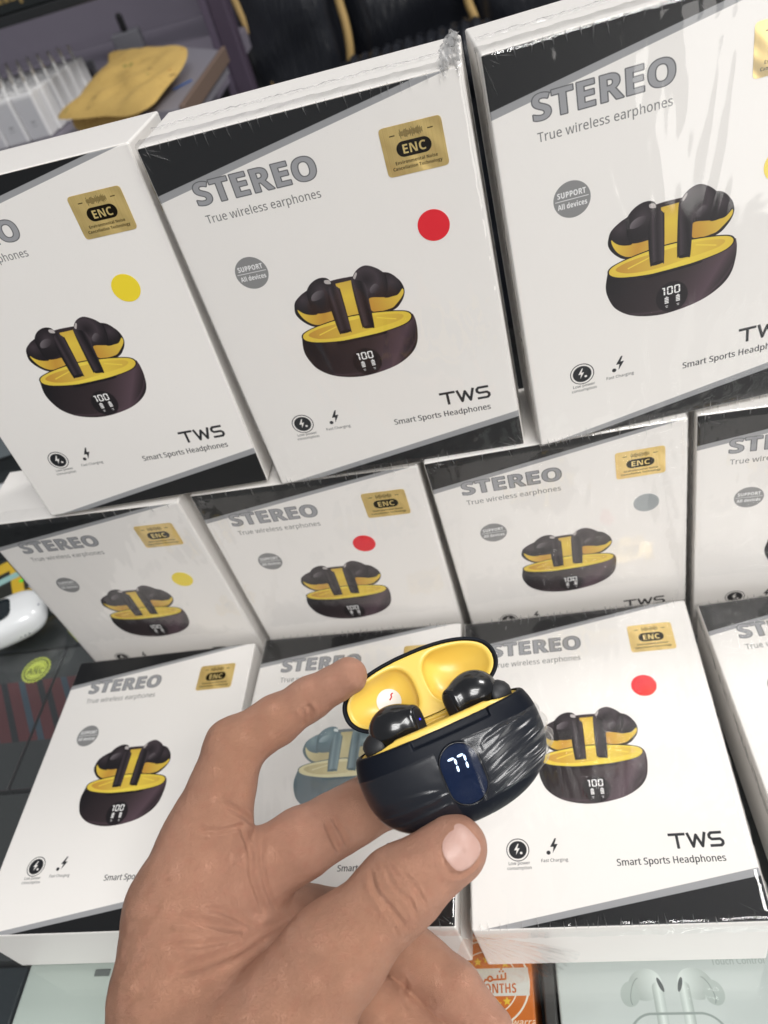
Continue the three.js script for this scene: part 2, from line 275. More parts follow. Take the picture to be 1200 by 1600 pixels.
const pleatMat = phy({ color: 0xffffff, transmission: 1, thickness: 0, roughness: 0.28, ior: 2.1 }), tuftMat = phy({ color: lin(0.95, 0.95, 0.95), transmission: 0.72, thickness: 0, roughness: 0.3 });
const cartonGeo = (() => {
  const g = new RoundedBoxGeometry(BW, BH, BD, 3, 0.0009).translate(0, BH / 2, -BD / 2), p = g.attributes.position, n = g.attributes.normal, uv = g.attributes.uv;
  for (let i = 0; i < p.count; i++) {
    if (n.getZ(i) > 0.75) uv.setXY(i, p.getX(i) / BW + 0.5, p.getY(i) / BH); else uv.setXY(i, 0.5, 0.2);
  }
  return g;
})();
const badgeGeo = (() => {
  const w = 0.188 * BW, h = 0.143 * BW, s = new THREE.Shape(), r = 0.0016; const a = -w / 2, b = -h / 2;
  s.moveTo(a + r, b); s.lineTo(a + w - r, b); s.quadraticCurveTo(a + w, b, a + w, b + r); s.lineTo(a + w, b + h - r); s.quadraticCurveTo(a + w, b + h, a + w - r, b + h); s.lineTo(a + r, b + h); s.quadraticCurveTo(a, b + h, a, b + h - r); s.lineTo(a, b + r); s.quadraticCurveTo(a, b, a + r, b);
  const g = new THREE.ExtrudeGeometry(s, { depth: 0.00012, bevelEnabled: false, curveSegments: 5 }), p = g.attributes.position, uv = g.attributes.uv;
  for (let i = 0; i < p.count; i++) uv.setXY(i, p.getX(i) / w + 0.5, p.getY(i) / h + 0.5);
  return g;
})();
const dotGeo = new THREE.CylinderGeometry(0.0056, 0.0056, 0.00012, 40).rotateX(Math.PI / 2);
function filmGeo(k) {                                          // shrink film over the face, folded back over the four edges
  const nu = 64, nv = 84, m = 0.008;
  return gridGeo(nu, nv, (u, v) => {
    const X = (u - 0.5) * (BW + 2 * m), Y = v * (BH + 2 * m) - m, hw = BW / 2, g = 0.00045;
    const ox = Math.max(0, Math.abs(X) - hw), oy = Math.max(0, -Y, Y - BH);
    const ed = Math.min(hw - Math.abs(X), Y, BH - Y), near = Math.exp(-Math.max(0, ed) / 0.012);
    const wav = noise3(X * 40 + k * 9, Y * 8, k) * 0.00035 + near * Math.abs(noise3(X * 150 + k, Y * 150, k * 3)) * 0.0005;
    const x = Math.min(hw + g, Math.max(-hw - g, X)), y = Math.min(BH + g, Math.max(-g, Y));
    return V(x + Math.sign(X) * (ox ? Math.abs(noise3(Y * 120, k, X * 50)) * 0.0004 : 0), y + (oy ? Math.sign(Y) * Math.abs(noise3(X * 120, k, Y * 50)) * 0.0004 : 0), (ox || oy ? 0 : g + Math.abs(wav)) - Math.max(ox, oy));
  });
}
const filmGeos = [filmGeo(1), filmGeo(2), filmGeo(3)];
function pleatsGeo(k, top, bottom, gap = 1) {                           // little gathered pleats of film along an edge
  const list = []; let s = k * 7919 + 13; const r = () => { s = (s * 48271) % 2147483647; return s / 2147483647; };
  for (const [on, y0, dir] of [[top, BH, -1], [bottom, 0, 1]]) {
    if (!on) continue;
    let x = -BW / 2 + 0.003 + 0.004 * r();
    while (x < BW / 2 - 0.003) {
      const len = 0.0022 + 0.0042 * r() * r(), w = 0.00016 + 0.00022 * r(), hgt = 0.0004 + 0.0006 * r(), lean = (r() - 0.5) * 0.0014;
      const q = [[x - w, y0, 0.0005], [x + w, y0, 0.0005], [x, y0 + dir * -0.0008, 0.0006 + hgt], [x + lean, y0 + dir * len, 0.0006], [x + lean * 0.4, y0 + dir * len * 0.4, 0.0006 + hgt]];
      const g = new THREE.BufferGeometry(); g.setAttribute('position', new THREE.Float32BufferAttribute([q[0], q[4], q[2], q[1], q[2], q[4], q[0], q[3], q[4], q[1], q[4], q[3]].flat(), 3)); g.computeVertexNormals(); list.push(g);
      x += (0.0022 + 0.0038 * r()) * gap;
    }
  }
  // a fan of creases in the corners
  for (const [cx, cy, dx, dy] of [[-BW / 2, BH, 1, -1], [BW / 2, 0, -1, 1]]) for (let i = 0; i < 4; i++) {
    const a = (0.1 + 1.35 * (i + r() * 0.9) / 4), l = 0.004 + 0.009 * r(), w = 0.00016, ux = dx * Math.cos(a), uy = dy * Math.sin(a), s0 = 0.002 + 0.003 * r();
    const A = [cx + ux * s0, cy + uy * s0, 0.0006], B = [cx + ux * l, cy + uy * l, 0.0006], M = [(A[0] + B[0]) / 2, (A[1] + B[1]) / 2, 0.0011];
    const g = new THREE.BufferGeometry(); g.setAttribute('position', new THREE.Float32BufferAttribute([A, [M[0] - uy * w, M[1] + ux * w, 0.0006], M, A, M, [M[0] + uy * w, M[1] - ux * w, 0.0006], B, M, [M[0] - uy * w, M[1] + ux * w, 0.0006], B, [M[0] + uy * w, M[1] - ux * w, 0.0006], M].flat(), 3)); g.computeVertexNormals(); list.push(g);
  }
  return mergeGeometries(list);
}
function earBox(label, pos, yaw, pitch, roll, flat, opt = {}) {
  const g = thing('earphone_box', label, 'earphone box', pos);
  g.rotation.order = 'YXZ'; g.rotation.set(flat ? -Math.PI / 2 + pitch : pitch, yaw, roll);
  part('carton', cartonGeo, opt.blue ? matBlue : matBlack, g);
  const b = part('noise_badge', badgeGeo, badgeMat, g); b.position.set((0.823 - 0.5) * BW, BH - 0.1845 * BW, 0.00003);
  if (opt.dot) { const d = part('colour_dot', dotGeo, dotMats[opt.dot[0]], g, opt.dot[0] + ' round dot sticker'); d.position.set((opt.dot[1] - 0.5) * BW, BH - opt.dot[2] * BW, 0.00006); }
  if (opt.film !== undefined) {
    part('shrink_film', filmGeos[opt.film % 3], filmMat, g);
    const p = part('film_pleats', pleatsGeo(opt.film + 1, true, true, opt.gap), pleatMat, g); p.userData.kind = 'stuff';
  }
  if (opt.seam) {                                               // welded seam of the film across the top side
    const k = opt.film; part('film_seam', gridGeo(120, 3, (u, v) => V((u - 0.5) * BW * 0.985, BH + 0.0007 + 0.0006 * Math.sin(v * Math.PI) + 0.0003 * noise3(u * 40, v, k), -BD * 0.42 + (v - 0.5) * 0.0016 + 0.0006 * noise3(u * 9, 0, k))), pleatMat, g);
  }
  if (opt.skirt) {                                              // loose film fanning over the front side from the left corner
    part('film_skirt', gridGeo(60, 60, (u, v) => { const a = -0.35 + u * 1.75, r = 0.003 + v * 0.043, c = Math.sin(a * 34 + noise3(a * 5, r * 30, 2) * 2) * 0.0007 * v; return V(-BW / 2 - 0.003 + r * Math.sin(a) * 0.95, -0.0016 - Math.abs(c) - 0.004 * v * v, -0.0005 - r * Math.cos(a)); }), filmMat, g);
  }
  if (opt.clump) {                                              // gathered film at the upper right corner
    const k = opt.clump, m = part('film_corner', gridGeo(26, 26, (u, v) => { const a = (u - 0.5) * 2, b = v, r = 0.0035 * (1 - 0.75 * b * b), c = noise3(a * 3.2 + k, b * 4.1, k) * 0.003 * (0.3 + b); return V(BW / 2 - 0.004 + a * r + c * 0.6 + 0.003 * b * b, BH - 0.002 + b * 0.0105 + noise3(a * 4, b * 4, k + 3) * 0.002, -0.002 + 0.0026 * Math.cos(a * 5 + k) * (1 - b * 0.5) + c + 0.003 * b); }), tuftMat, g);
    m.userData.label = 'crumpled film tuft';
  }
  return g;
}
earBox('white earphone box at top left with a yellow dot sticker and no film', [-0.0626, 0.1513, -0.1517], 0.0244, -0.0504, -0.0181, 0, { dot: ['yellow', 0.786, 0.442] });
earBox('large white earphone box at top centre with a red dot, in crimped film', [0.054, 0.149, -0.1502], -0.0067, -0.0277, 0, 0, { dot: ['red', 0.832, 0.428], film: 0, clump: 2.7, seam: 1 });
earBox('large white earphone box at top right cut by the frame, glare streaks over its picture', [0.1703, 0.1512, -0.1513], 0.0962, -0.0283, 0.0031, 0, { dot: ['yellow', 0.825, 0.515], film: 1, seam: 1 });
earBox('white earphone box in the middle row at far left with a yellow dot', [-0.1103, -0.0008, -0.1583], -0.0382, 0.0336, -0.0142, 0, { dot: ['yellow', 0.801, 0.494], film: 2, gap: 2.2 });
earBox('white earphone box in the middle row with a red dot, just above the pointing finger', [0.0057, -0.0023, -0.1541], -0.0302, 0.008, -0.0073, 0, { dot: ['red', 0.669, 0.407], film: 3, gap: 2.2 });
earBox('white earphone box in the middle row with a grey dot sticker', [0.121, 0.0013, -0.1535], 0.0107, 0.0373, 0.0065, 0, { dot: ['grey', 0.84, 0.413], film: 4, gap: 2.2 });
earBox('white earphone box in the middle row cut by the right frame edge', [0.234, 0.0, -0.1491], -0.0439, 0.0023, 0.0006, 0, { film: 5, gap: 2.2 });
earBox('white earphone box lying flat at lower left with no dot sticker and no film', [-0.1108, 0.0389, -0.001], -0.0042, 0.0024, 0, 1, {});
earBox('white earphone box lying flat behind the hand, its printed case pale blue', [0.001, 0.0401, 0.001], -0.0369, 0.004, 0, 1, { blue: true, film: 6 });
earBox('white earphone box lying flat right of the held case, red dot sticker', [0.1173, 0.0407, 0.0051], -0.0062, 0.0006, 0, 1, { dot: ['red', 0.75, 0.425], film: 7, skirt: 1 });
earBox('white earphone box lying flat at the right edge, mostly outside the frame', [0.2399, 0.0401, 0.0061], 0.0415, -0.0067, 0, 1, { film: 8 });

// ------------------------------------------------------------------ under the glass
function flatBox(name, label, category, x0, x1, z0, z1, top, h, mat, turn = 0, group) {
  const g = thing(name, label, category, [(x0 + x1) / 2, top - h, (z0 + z1) / 2], [0, turn, 0], group);
  const geo = new RoundedBoxGeometry(x1 - x0, h, z1 - z0, 2, 0.0012).translate(0, h / 2, 0), p = geo.attributes.position, n = geo.attributes.normal, uv = geo.attributes.uv;
  for (let i = 0; i < p.count; i++) if (n.getY(i) > 0.7) uv.setXY(i, p.getX(i) / (x1 - x0) + 0.5, 0.5 - p.getZ(i) / (z1 - z0)); else uv.setXY(i, 0.01, 0.99);
  part('carton', geo, mat, g); return g;
}
const UG = -0.0085;
const darkPrint = canvasTex(512, 512, (x, w, h) => {
  x.fillStyle = '#3a3b3d'; x.fillRect(0, 0, w, h);
  x.fillStyle = '#5c3034'; x.fillRect(0, 120, w, 235);
  for (let i = -3; i < 12; i++) { x.strokeStyle = i % 2 ? '#3c4a58' : '#26282d'; x.lineWidth = 19; x.beginPath(); x.moveTo(-40 + i * 62, 110); x.lineTo(110 + i * 62, 365); x.stroke(); }
  x.fillStyle = '#3a3b3d'; x.fillRect(0, 0, w, 122); x.fillRect(0, 352, w, 200);
  for (let i = 0; i < 700; i++) { x.fillStyle = 'rgba(150,155,160,0.10)'; x.fillRect(rnd() * w, rnd() * h, 2, 2); }
});
const hookPrint = canvasTex(512, 512, (x, w, h) => {
  x.fillStyle = '#1c1f22'; x.fillRect(0, 0, w, h); x.strokeStyle = '#8d979b'; x.lineCap = 'round';
  for (const [cx, cy, s, f] of [[250, 250, 1, 1], [350, 225, 0.8, 1]]) { x.lineWidth = 18 * s; x.beginPath(); x.arc(cx, cy, 34 * s, 0.3, 5.4); x.stroke(); x.lineWidth = 9 * s; x.beginPath(); x.moveTo(cx + 20 * s, cy - 28 * s); x.quadraticCurveTo(cx + 60 * s, cy + 30 * s, cx + 10 * s, cy + 110 * s); x.stroke(); }
  for (let i = 0; i < 500; i++) { x.fillStyle = 'rgba(160,165,170,0.10)'; x.fillRect(rnd() * w, rnd() * h, 2, 2); }
});
const ancMat = std({ map: darkPrint, roughness: 0.3 });
const plainDark = std({ color: lin(0.045, 0.046, 0.048), roughness: 0.35, bumpMap: fineNoise, bumpScale: 0.0001 });
const boxA = flatBox('dark_box', 'dark box with red and blue stripes and the round green seal', 'product box', -0.335, -0.2228, -0.204, -0.1, UG, 0.035, ancMat, 0, 'dark boxes under the glass');
flatBox('dark_box', 'dark striped box between the green-sealed box and the lower left earphone box', 'product box', -0.2214, -0.112, -0.204, -0.1, UG, 0.035, ancMat, 0, 'dark boxes under the glass');
flatBox('dark_box', 'plain dark box in front of the green-sealed box at the left edge', 'product box', -0.29, -0.177, -0.0975, -0.006, UG, 0.035, plainDark, 0, 'dark boxes under the glass');
flatBox('dark_box', 'plain dark box in the bottom left corner', 'product box', -0.32, -0.169, -0.004, 0.1, UG - 0.002, 0.03, std({ color: lin(0.018, 0.024, 0.03), roughness: 0.4 }), 0, 'dark boxes under the glass');
flatBox('dark_box', 'dark box with grey ear-hook picture beneath the white case', 'product box', -0.37, -0.2165, -0.32, -0.2065, UG, 0.035, std({ map: hookPrint, roughness: 0.3 }), 0, 'dark boxes under the glass');
{
  const c = atY(57, 1047, UG), s = new THREE.Shape();
  for (let i = 0; i <= 120; i++) { const a = i / 120 * Math.PI * 2, r = 0.0102 + 0.00045 * Math.cos(a * 22); i ? s.lineTo(r * Math.cos(a), r * Math.sin(a)) : s.moveTo(r, 0); }
  const geo = new THREE.ExtrudeGeometry(s, { depth: 0.0003, bevelEnabled: false }), p = geo.attributes.position, uv = geo.attributes.uv;
  for (let i = 0; i < p.count; i++) uv.setXY(i, p.getX(i) / 0.0202 + 0.5, p.getY(i) / 0.0202 + 0.5);
  geo.rotateX(-Math.PI / 2);
  const m = part('green_seal', geo, std({ roughness: 0.5, map: canvasTex(256, 256, (x, w) => {
    x.fillStyle = '#ccd458'; x.fillRect(0, 0, w, w); x.strokeStyle = '#3c4412'; x.lineWidth = 13; x.beginPath(); x.arc(128, 128, 108, 0, 7); x.stroke(); x.lineWidth = 6; x.setLineDash([12, 9]); x.beginPath(); x.arc(128, 128, 86, 0, 7); x.stroke(); x.setLineDash([]);
    x.fillStyle = '#2c330c'; x.textAlign = 'center'; x.font = 'bold 76px sans-serif'; x.fillText('ANC', 128, 166); x.font = 'bold 24px sans-serif'; x.fillText('3 MIC', 128, 108); x.fillRect(72, 170, 112, 5);
  }) }), boxA, 'round yellow green seal');
  m.position.set(c.x - boxA.position.x, 0.0351, c.z - boxA.position.z);
}
{ // orange warranty box, printed earbud box, pale box
  const oc = atY(757, 1535, UG);
  flatBox('orange_box', 'orange box printed 12 MONTHS with stars, under the glass', 'warranty box', oc.x - 0.034, oc.x + 0.0205, oc.z - 0.024, oc.z + 0.04, UG, 0.03, std({ roughness: 0.42, map: canvasTex(640, 796, (x, w, h) => {
    x.fillStyle = '#cf6f2a'; x.fillRect(0, 0, w, h);
    const cx = 415, cy = 300; x.strokeStyle = '#efe6da'; x.lineWidth = 9; x.beginPath(); x.arc(cx, cy, 205, 0, 7); x.stroke(); x.lineWidth = 6; x.beginPath(); x.arc(cx, cy, 150, 0, 7); x.stroke();
    x.fillStyle = '#e9c23e'; const star = (a, b, r) => { x.beginPath(); for (let i = 0; i < 10; i++) { const t = i * Math.PI / 5 - Math.PI / 2, q = i % 2 ? r * 0.45 : r; x.lineTo(a + q * Math.cos(t), b + q * Math.sin(t)); } x.fill(); };
    for (let i = -2; i <= 2; i++) { star(cx + i * 46, cy - 112 + Math.abs(i) * 12, 22); star(cx + i * 46, cy + 112 - Math.abs(i) * 12, 22); }
    x.fillStyle = '#d9d5d0'; x.fillRect(180, 232, 440, 132);
    x.fillStyle = '#c4601f'; x.font = 'bold 128px sans-serif'; x.save(); x.translate(212, 346); x.scale(0.8, 1); x.fillText('12', 0, 0); x.restore();
    x.font = 'bold 62px sans-serif'; x.save(); x.translate(352, 350); x.scale(0.78, 1); x.fillText('MONTHS', 0, 0); x.restore();
    x.strokeStyle = '#c4601f'; x.lineWidth = 9; x.lineCap = 'round'; x.lineJoin = 'round';   // the Arabic word for month, pen strokes
    x.beginPath(); x.moveTo(506, 258); x.lineTo(506, 284); x.lineTo(486, 286); x.lineTo(486, 266); x.lineTo(486, 286); x.lineTo(466, 286); x.lineTo(466, 268); x.lineTo(466, 286); x.lineTo(440, 287); x.stroke();
    x.beginPath(); x.arc(428, 282, 11, 0, 7); x.stroke(); x.beginPath(); x.moveTo(416, 286); x.lineTo(404, 286); x.quadraticCurveTo(398, 300, 378, 306); x.stroke();
    for (const [a, b] of [[478, 248], [494, 248], [486, 237]]) { x.beginPath(); x.arc(a, b, 5, 0, 7); x.fill(); }
    x.fillStyle = '#f0e4d6'; x.font = 'italic 46px sans-serif'; x.fillText('warranty', 520, 500);
    for (let i = 0; i < 900; i++) { x.fillStyle = 'rgba(255,255,255,0.07)'; x.fillRect(rnd() * w, rnd() * h, 3, 2); }
  }) }));
  flatBox('earbud_box', 'white box with a picture of white earbuds, under glass at bottom right', 'earbud box', 0.0895, 0.182, -0.028, 0.095, UG, 0.03, std({ roughness: 0.3, map: canvasTex(768, 1020, (x, w, h) => {
    x.fillStyle = '#cdd0cf'; x.fillRect(0, 0, w, h);
    x.fillStyle = '#a4aaa8'; x.font = '27px sans-serif'; x.fillText('Touch Control', 520, 268);
    x.translate(375, 330); x.scale(0.72, 0.72);
    for (const s of [-1, 1]) {
      x.save(); x.scale(s, 1);
      const g = x.createLinearGradient(40, 0, 190, 60); g.addColorStop(0, '#e3e6e4'); g.addColorStop(1, '#9ca29f'); x.fillStyle = g;
      x.beginPath(); x.ellipse(112, -10, 78, 66, 0.35, 0, 7); x.fill(); x.beginPath(); x.ellipse(186, 28, 44, 54, -0.3, 0, 7); x.fillStyle = '#b4bab7'; x.fill(); x.strokeStyle = '#8b918e'; x.lineWidth = 4; x.beginPath(); x.ellipse(160, 18, 20, 58, -0.35, -1.5, 1.5); x.stroke();
      const k = x.createLinearGradient(30, 0, 84, 0); k.addColorStop(0, '#b5bbb8'); k.addColorStop(0.5, '#e6e9e7'); k.addColorStop(1, '#a9afac'); x.fillStyle = k; x.beginPath(); x.roundRect(34, -20, 50, 220, 24); x.fill();
      x.fillStyle = '#4a4e50'; x.beginPath(); x.ellipse(44, -8, 9, 32, 0.35, 0, 7); x.fill(); x.fillStyle = '#8a908d'; x.fillRect(42, 182, 34, 14);
      x.restore();
    }
    x.strokeStyle = '#9aa19e'; x.lineWidth = 10; x.beginPath(); x.roundRect(-215, 110, 430, 300, 110); x.stroke();
  }) }));
  flatBox('dark_box', 'dark strip added as the left side of the white earbud box', 'product box', 0.0835, 0.0886, -0.028, 0.095, UG, 0.03, std({ color: lin(0.06, 0.055, 0.055), roughness: 0.4 }));  // no box of its own: dark side edge of the earbud box, added as strip
  const gb = flatBox('pale_box', 'pale green box at the lower left beside the wrist', 'product box', -0.1655, -0.09, -0.004, 0.1, UG + 0.001, 0.03, std({ color: lin(0.52, 0.56, 0.53), roughness: 0.35 }));
  part('paper_flap', new RoundedBoxGeometry(0.008, 0.0004, 0.003, 1, 0.0001).translate(0.0035, 0.0304, -0.047), std({ color: lin(0.12, 0.13, 0.13), roughness: 0.6 }), gb);
}

// ------------------------------------------------------------------ things standing at the left edge
const whitePlastic = phy({ color: lin(0.78, 0.8, 0.81), roughness: 0.22, clearcoat: 0.5, clearcoatRoughness: 0.08 });
function pebble(a, b, c, n, m, nu = 56, nv = 30) {            // a closed rounded block: half sizes a, b, c
  return gridGeo(nu, nv, (u, v) => { const t = -u * Math.PI * 2, q = (v - 0.5) * Math.PI, pw = (x, e) => Math.sign(x) * Math.abs(x) ** (2 / e), k = pw(Math.cos(q), m); return V(a * pw(Math.cos(t), n) * k, b * pw(Math.sin(q), m), c * pw(Math.sin(t), n) * k); });
}
{
  const p = atY(14, 968, 0.014), g = thing('white_case', 'white rounded charging case with a dark screen at the left edge', 'charging case', [p.x, 0.0005, p.z], [0, 0.42, 0]);
  part('case_shell', pebble(0.026, 0.0125, 0.018, 3.2, 2.6).translate(0, 0.0125, 0), whitePlastic, g);
  const s = part('screen', pebble(0.0125, 0.0012, 0.0105, 4, 3, 40, 12), phy({ color: lin(0.012, 0.018, 0.022), roughness: 0.08 }), g); s.position.set(-0.005, 0.0247, 0.001);
  const o = part('speaker_hole', new THREE.TorusGeometry(0.0016, 0.0005, 8, 20), std({ color: lin(0.1, 0.12, 0.2), roughness: 0.4 }), g); o.position.set(0.0238, 0.017, 0.005); o.rotation.y = 1.25;
  for (let i = 0; i < 3; i++) { const d = part('status_light', new THREE.SphereGeometry(0.0006, 8, 6), std({ color: lin(0.15, 0.16, 0.18), roughness: 0.5 }), g); d.position.set(0.006 + i * 0.003, 0.009, 0.0176); }
  const q = atY(8, 905, 0.012), y = thing('yellow_box', 'yellow and black striped box behind the white charging case', 'product box', [q.x, 0.0005, q.z], [0, 0.5, 0]);
  part('carton', new RoundedBoxGeometry(0.05, 0.012, 0.045, 2, 0.001).translate(0, 0.006, 0), std({ roughness: 0.4, map: canvasTex(256, 256, (x) => { x.fillStyle = '#23251f'; x.fillRect(0, 0, 256, 256); x.fillStyle = '#c7a52a'; x.fillRect(0, 20, 256, 70); x.fillRect(150, 0, 46, 256); x.fillStyle = '#8fb6b2'; x.fillRect(0, 120, 256, 40); }) }), y);
  const d = part('green_spot', new THREE.CylinderGeometry(0.0016, 0.0016, 0.0006, 20), std({ color: lin(0.08, 0.75, 0.05), roughness: 0.4 }), y); d.position.set(0.012, 0.0123, 0.012);
  const w = atY(-18, 790, 0.03); const wc = thing('white_case', 'plain white rounded case at the left edge under the yellow-dot box', 'charging case', [w.x, 0.0005, w.z], [0, 0.2, 0]);
  part('case_shell', pebble(0.04, 0.019, 0.03, 2.2, 2.1).translate(0, 0.019, 0), whitePlastic, wc);
  part('case_seam', new THREE.TorusGeometry(0.0376, 0.0006, 6, 60).rotateX(Math.PI / 2).scale(1, 1, 0.75).translate(0, 0.026, 0), std({ color: lin(0.3, 0.31, 0.32), roughness: 0.6 }), wc);
}

{
  const q = atY(-20, 690, 0.03), g = thing('grey_carton', 'plain blue grey carton behind the white case at the left edge', 'carton', [q.x - 0.03, 0.0005, q.z - 0.06], [0, 0.25, 0]);
  part('carton', new RoundedBoxGeometry(0.26, 0.075, 0.1, 2, 0.0015).translate(0, 0.0375, 0), std({ color: lin(0.16, 0.185, 0.2), roughness: 0.5 }), g);
  part('packing_tape', new RoundedBoxGeometry(0.262, 0.0006, 0.03, 1, 0.0002).translate(0, 0.0752, 0), std({ color: lin(0.24, 0.25, 0.25), roughness: 0.3 }), g);
}

// ------------------------------------------------------------------ back of the shop: shelf, chargers, cloth, seat
const SH = 0.12, wallZ = atY(150, 72, SH).z;
const lilac = std({ color: lin(0.23, 0.21, 0.26), roughness: 0.55, bumpMap: fineNoise, bumpScale: 0.0004 });
const plum = std({ color: lin(0.075, 0.055, 0.085), roughness: 0.5 });
const pxr = atZ(372, 60, -1.18).x;
struct('back_shelf', new THREE.BoxGeometry(1.6, 0.03, 0.9).translate(pxr - 0.835, SH - 0.015, wallZ + 0.45), lilac);
struct('back_wall', new THREE.BoxGeometry(1.6, 0.9, 0.03).translate(pxr - 0.835, SH + 0.45, wallZ - 0.016), lilac);
{
  const g = thing('cabinet_post', 'dark plum upright board at the end of the back shelf', 'cabinet', [pxr - 0.016, -0.3, -1.2]);
  part('board', new RoundedBoxGeometry(0.026, 1.1, 0.03, 2, 0.003).translate(0, 0.55, 0), plum, g);
  part('board_edge', new RoundedBoxGeometry(0.012, 1.1, 0.012, 2, 0.002).translate(-0.0195, 0.55, 0.008), std({ color: lin(0.12, 0.095, 0.14), roughness: 0.5 }), g);
}
struct('back_floor', new THREE.BoxGeometry(6, 0.05, 5).translate(0, -0.75, -2.4), std({ color: lin(0.02, 0.02, 0.022), roughness: 0.8 }));
struct('far_wall', new THREE.BoxGeometry(6, 3.2, 0.05).translate(0, 0.8, -2.9), std({ color: lin(0.012, 0.012, 0.014), roughness: 0.9 }));
{ // the pins stand up out of each charger
  const body = new RoundedBoxGeometry(0.033, 0.058, 0.026, 3, 0.003).translate(0, 0.029, 0), face = new RoundedBoxGeometry(0.0265, 0.05, 0.0012, 2, 0.0005).translate(0, 0.028, 0.0131);
  const sleeve = new THREE.CylinderGeometry(0.0019, 0.0021, 0.011, 12).translate(0, 0.0635, 0), tip = mergeGeometries([new THREE.CylinderGeometry(0.0018, 0.0018, 0.006, 12).translate(0, 0.072, 0), new THREE.SphereGeometry(0.0018, 12, 6).translate(0, 0.075, 0)]);
  const wm = std({ color: lin(0.84, 0.84, 0.84), roughness: 0.35 }), sm = std({ color: lin(0.6, 0.58, 0.55), metalness: 0.8, roughness: 0.35 });
  const fm = std({ roughness: 0.5, map: canvasTex(128, 240, (x) => { x.fillStyle = '#d0d1d3'; x.fillRect(0, 0, 128, 240); x.fillStyle = '#77787b'; x.textAlign = 'center'; x.font = 'bold 17px sans-serif'; x.fillText('20W', 64, 150); x.font = '13px sans-serif'; x.fillText('adapter', 64, 170); }) });
  for (let i = 0; i < face.attributes.position.count; i++) face.attributes.uv.setXY(i, face.attributes.position.getX(i) / 0.0265 + 0.5, (face.attributes.position.getY(i) - 0.003) / 0.05);
  const g0 = thing('wall_charger', 'white wall charger standing with two upright pins, in the block of chargers', 'charger', [0, SH, 0], [0, 0, 0], 'chargers packed on the back shelf');
  part('charger_body', body, wm, g0); part('face_plate', face, fm, g0);
  for (const s of [-1, 1]) { const p = part('pin', sleeve, wm, g0); p.position.x = s * 0.0085; const t = new THREE.Mesh(tip, sm); t.name = 'pin_tip'; p.add(t); }
  const c0 = atY(72, 213, SH); let first = true;
  for (let r = 0; r < 6; r++) for (let c = 0; c < 4; c++) {
    const o = first ? g0 : g0.clone(); if (!first) { o.name = numbered('wall_charger'); scene.add(o); } first = false;
    o.position.set(c0.x - c * 0.0345 + r * 0.004, SH + 0.0005, c0.z - r * 0.0265 + rr(-0.0015, 0.0015)); o.rotation.y = rr(-0.03, 0.03);
  }
}
{ // grey tray and folded yellow cloth
  const tc = [[228, 172], [278, 168], [344, 76], [268, 70]].map(([x, y]) => atY(x, y, SH + 0.032)), s = new THREE.Shape(); const c = tc.reduce((a, b) => a.clone().add(b)).multiplyScalar(0.25);
  tc.forEach((p, i) => (i ? s.lineTo(p.x - c.x, -(p.z - c.z)) : s.moveTo(p.x - c.x, -(p.z - c.z))));
  const g = thing('grey_box', 'grey box with a brown edge under the yellow cloth', 'box', [c.x, SH, c.z]);
  part('carton', new THREE.ExtrudeGeometry(s, { depth: 0.028, bevelEnabled: true, bevelSize: 0.001, bevelThickness: 0.001, bevelSegments: 2 }).rotateX(-Math.PI / 2).translate(0, 0.001, 0), std({ color: lin(0.3, 0.29, 0.33), roughness: 0.3 }), g);
  const a = tc[1].clone().sub(c), b = tc[2].clone().sub(c), d = b.clone().sub(a), L = Math.hypot(d.x, d.z);
  const e = part('brown_edge', new RoundedBoxGeometry(L, 0.02, 0.007, 2, 0.002), std({ color: lin(0.2, 0.14, 0.11), roughness: 0.5 }), g); e.position.set((a.x + b.x) / 2 + 0.0045, 0.024, (a.z + b.z) / 2); e.rotation.y = Math.atan2(-d.z, d.x);
  const st = part('blue_strip', new THREE.BoxGeometry(0.03, 0.0008, 0.004), std({ color: lin(0.06, 0.17, 0.5), roughness: 0.4 }), g); st.position.set(a.x * 0.5 - 0.002, 0.0315, a.z * 0.35); st.rotation.y = 0.9;
}
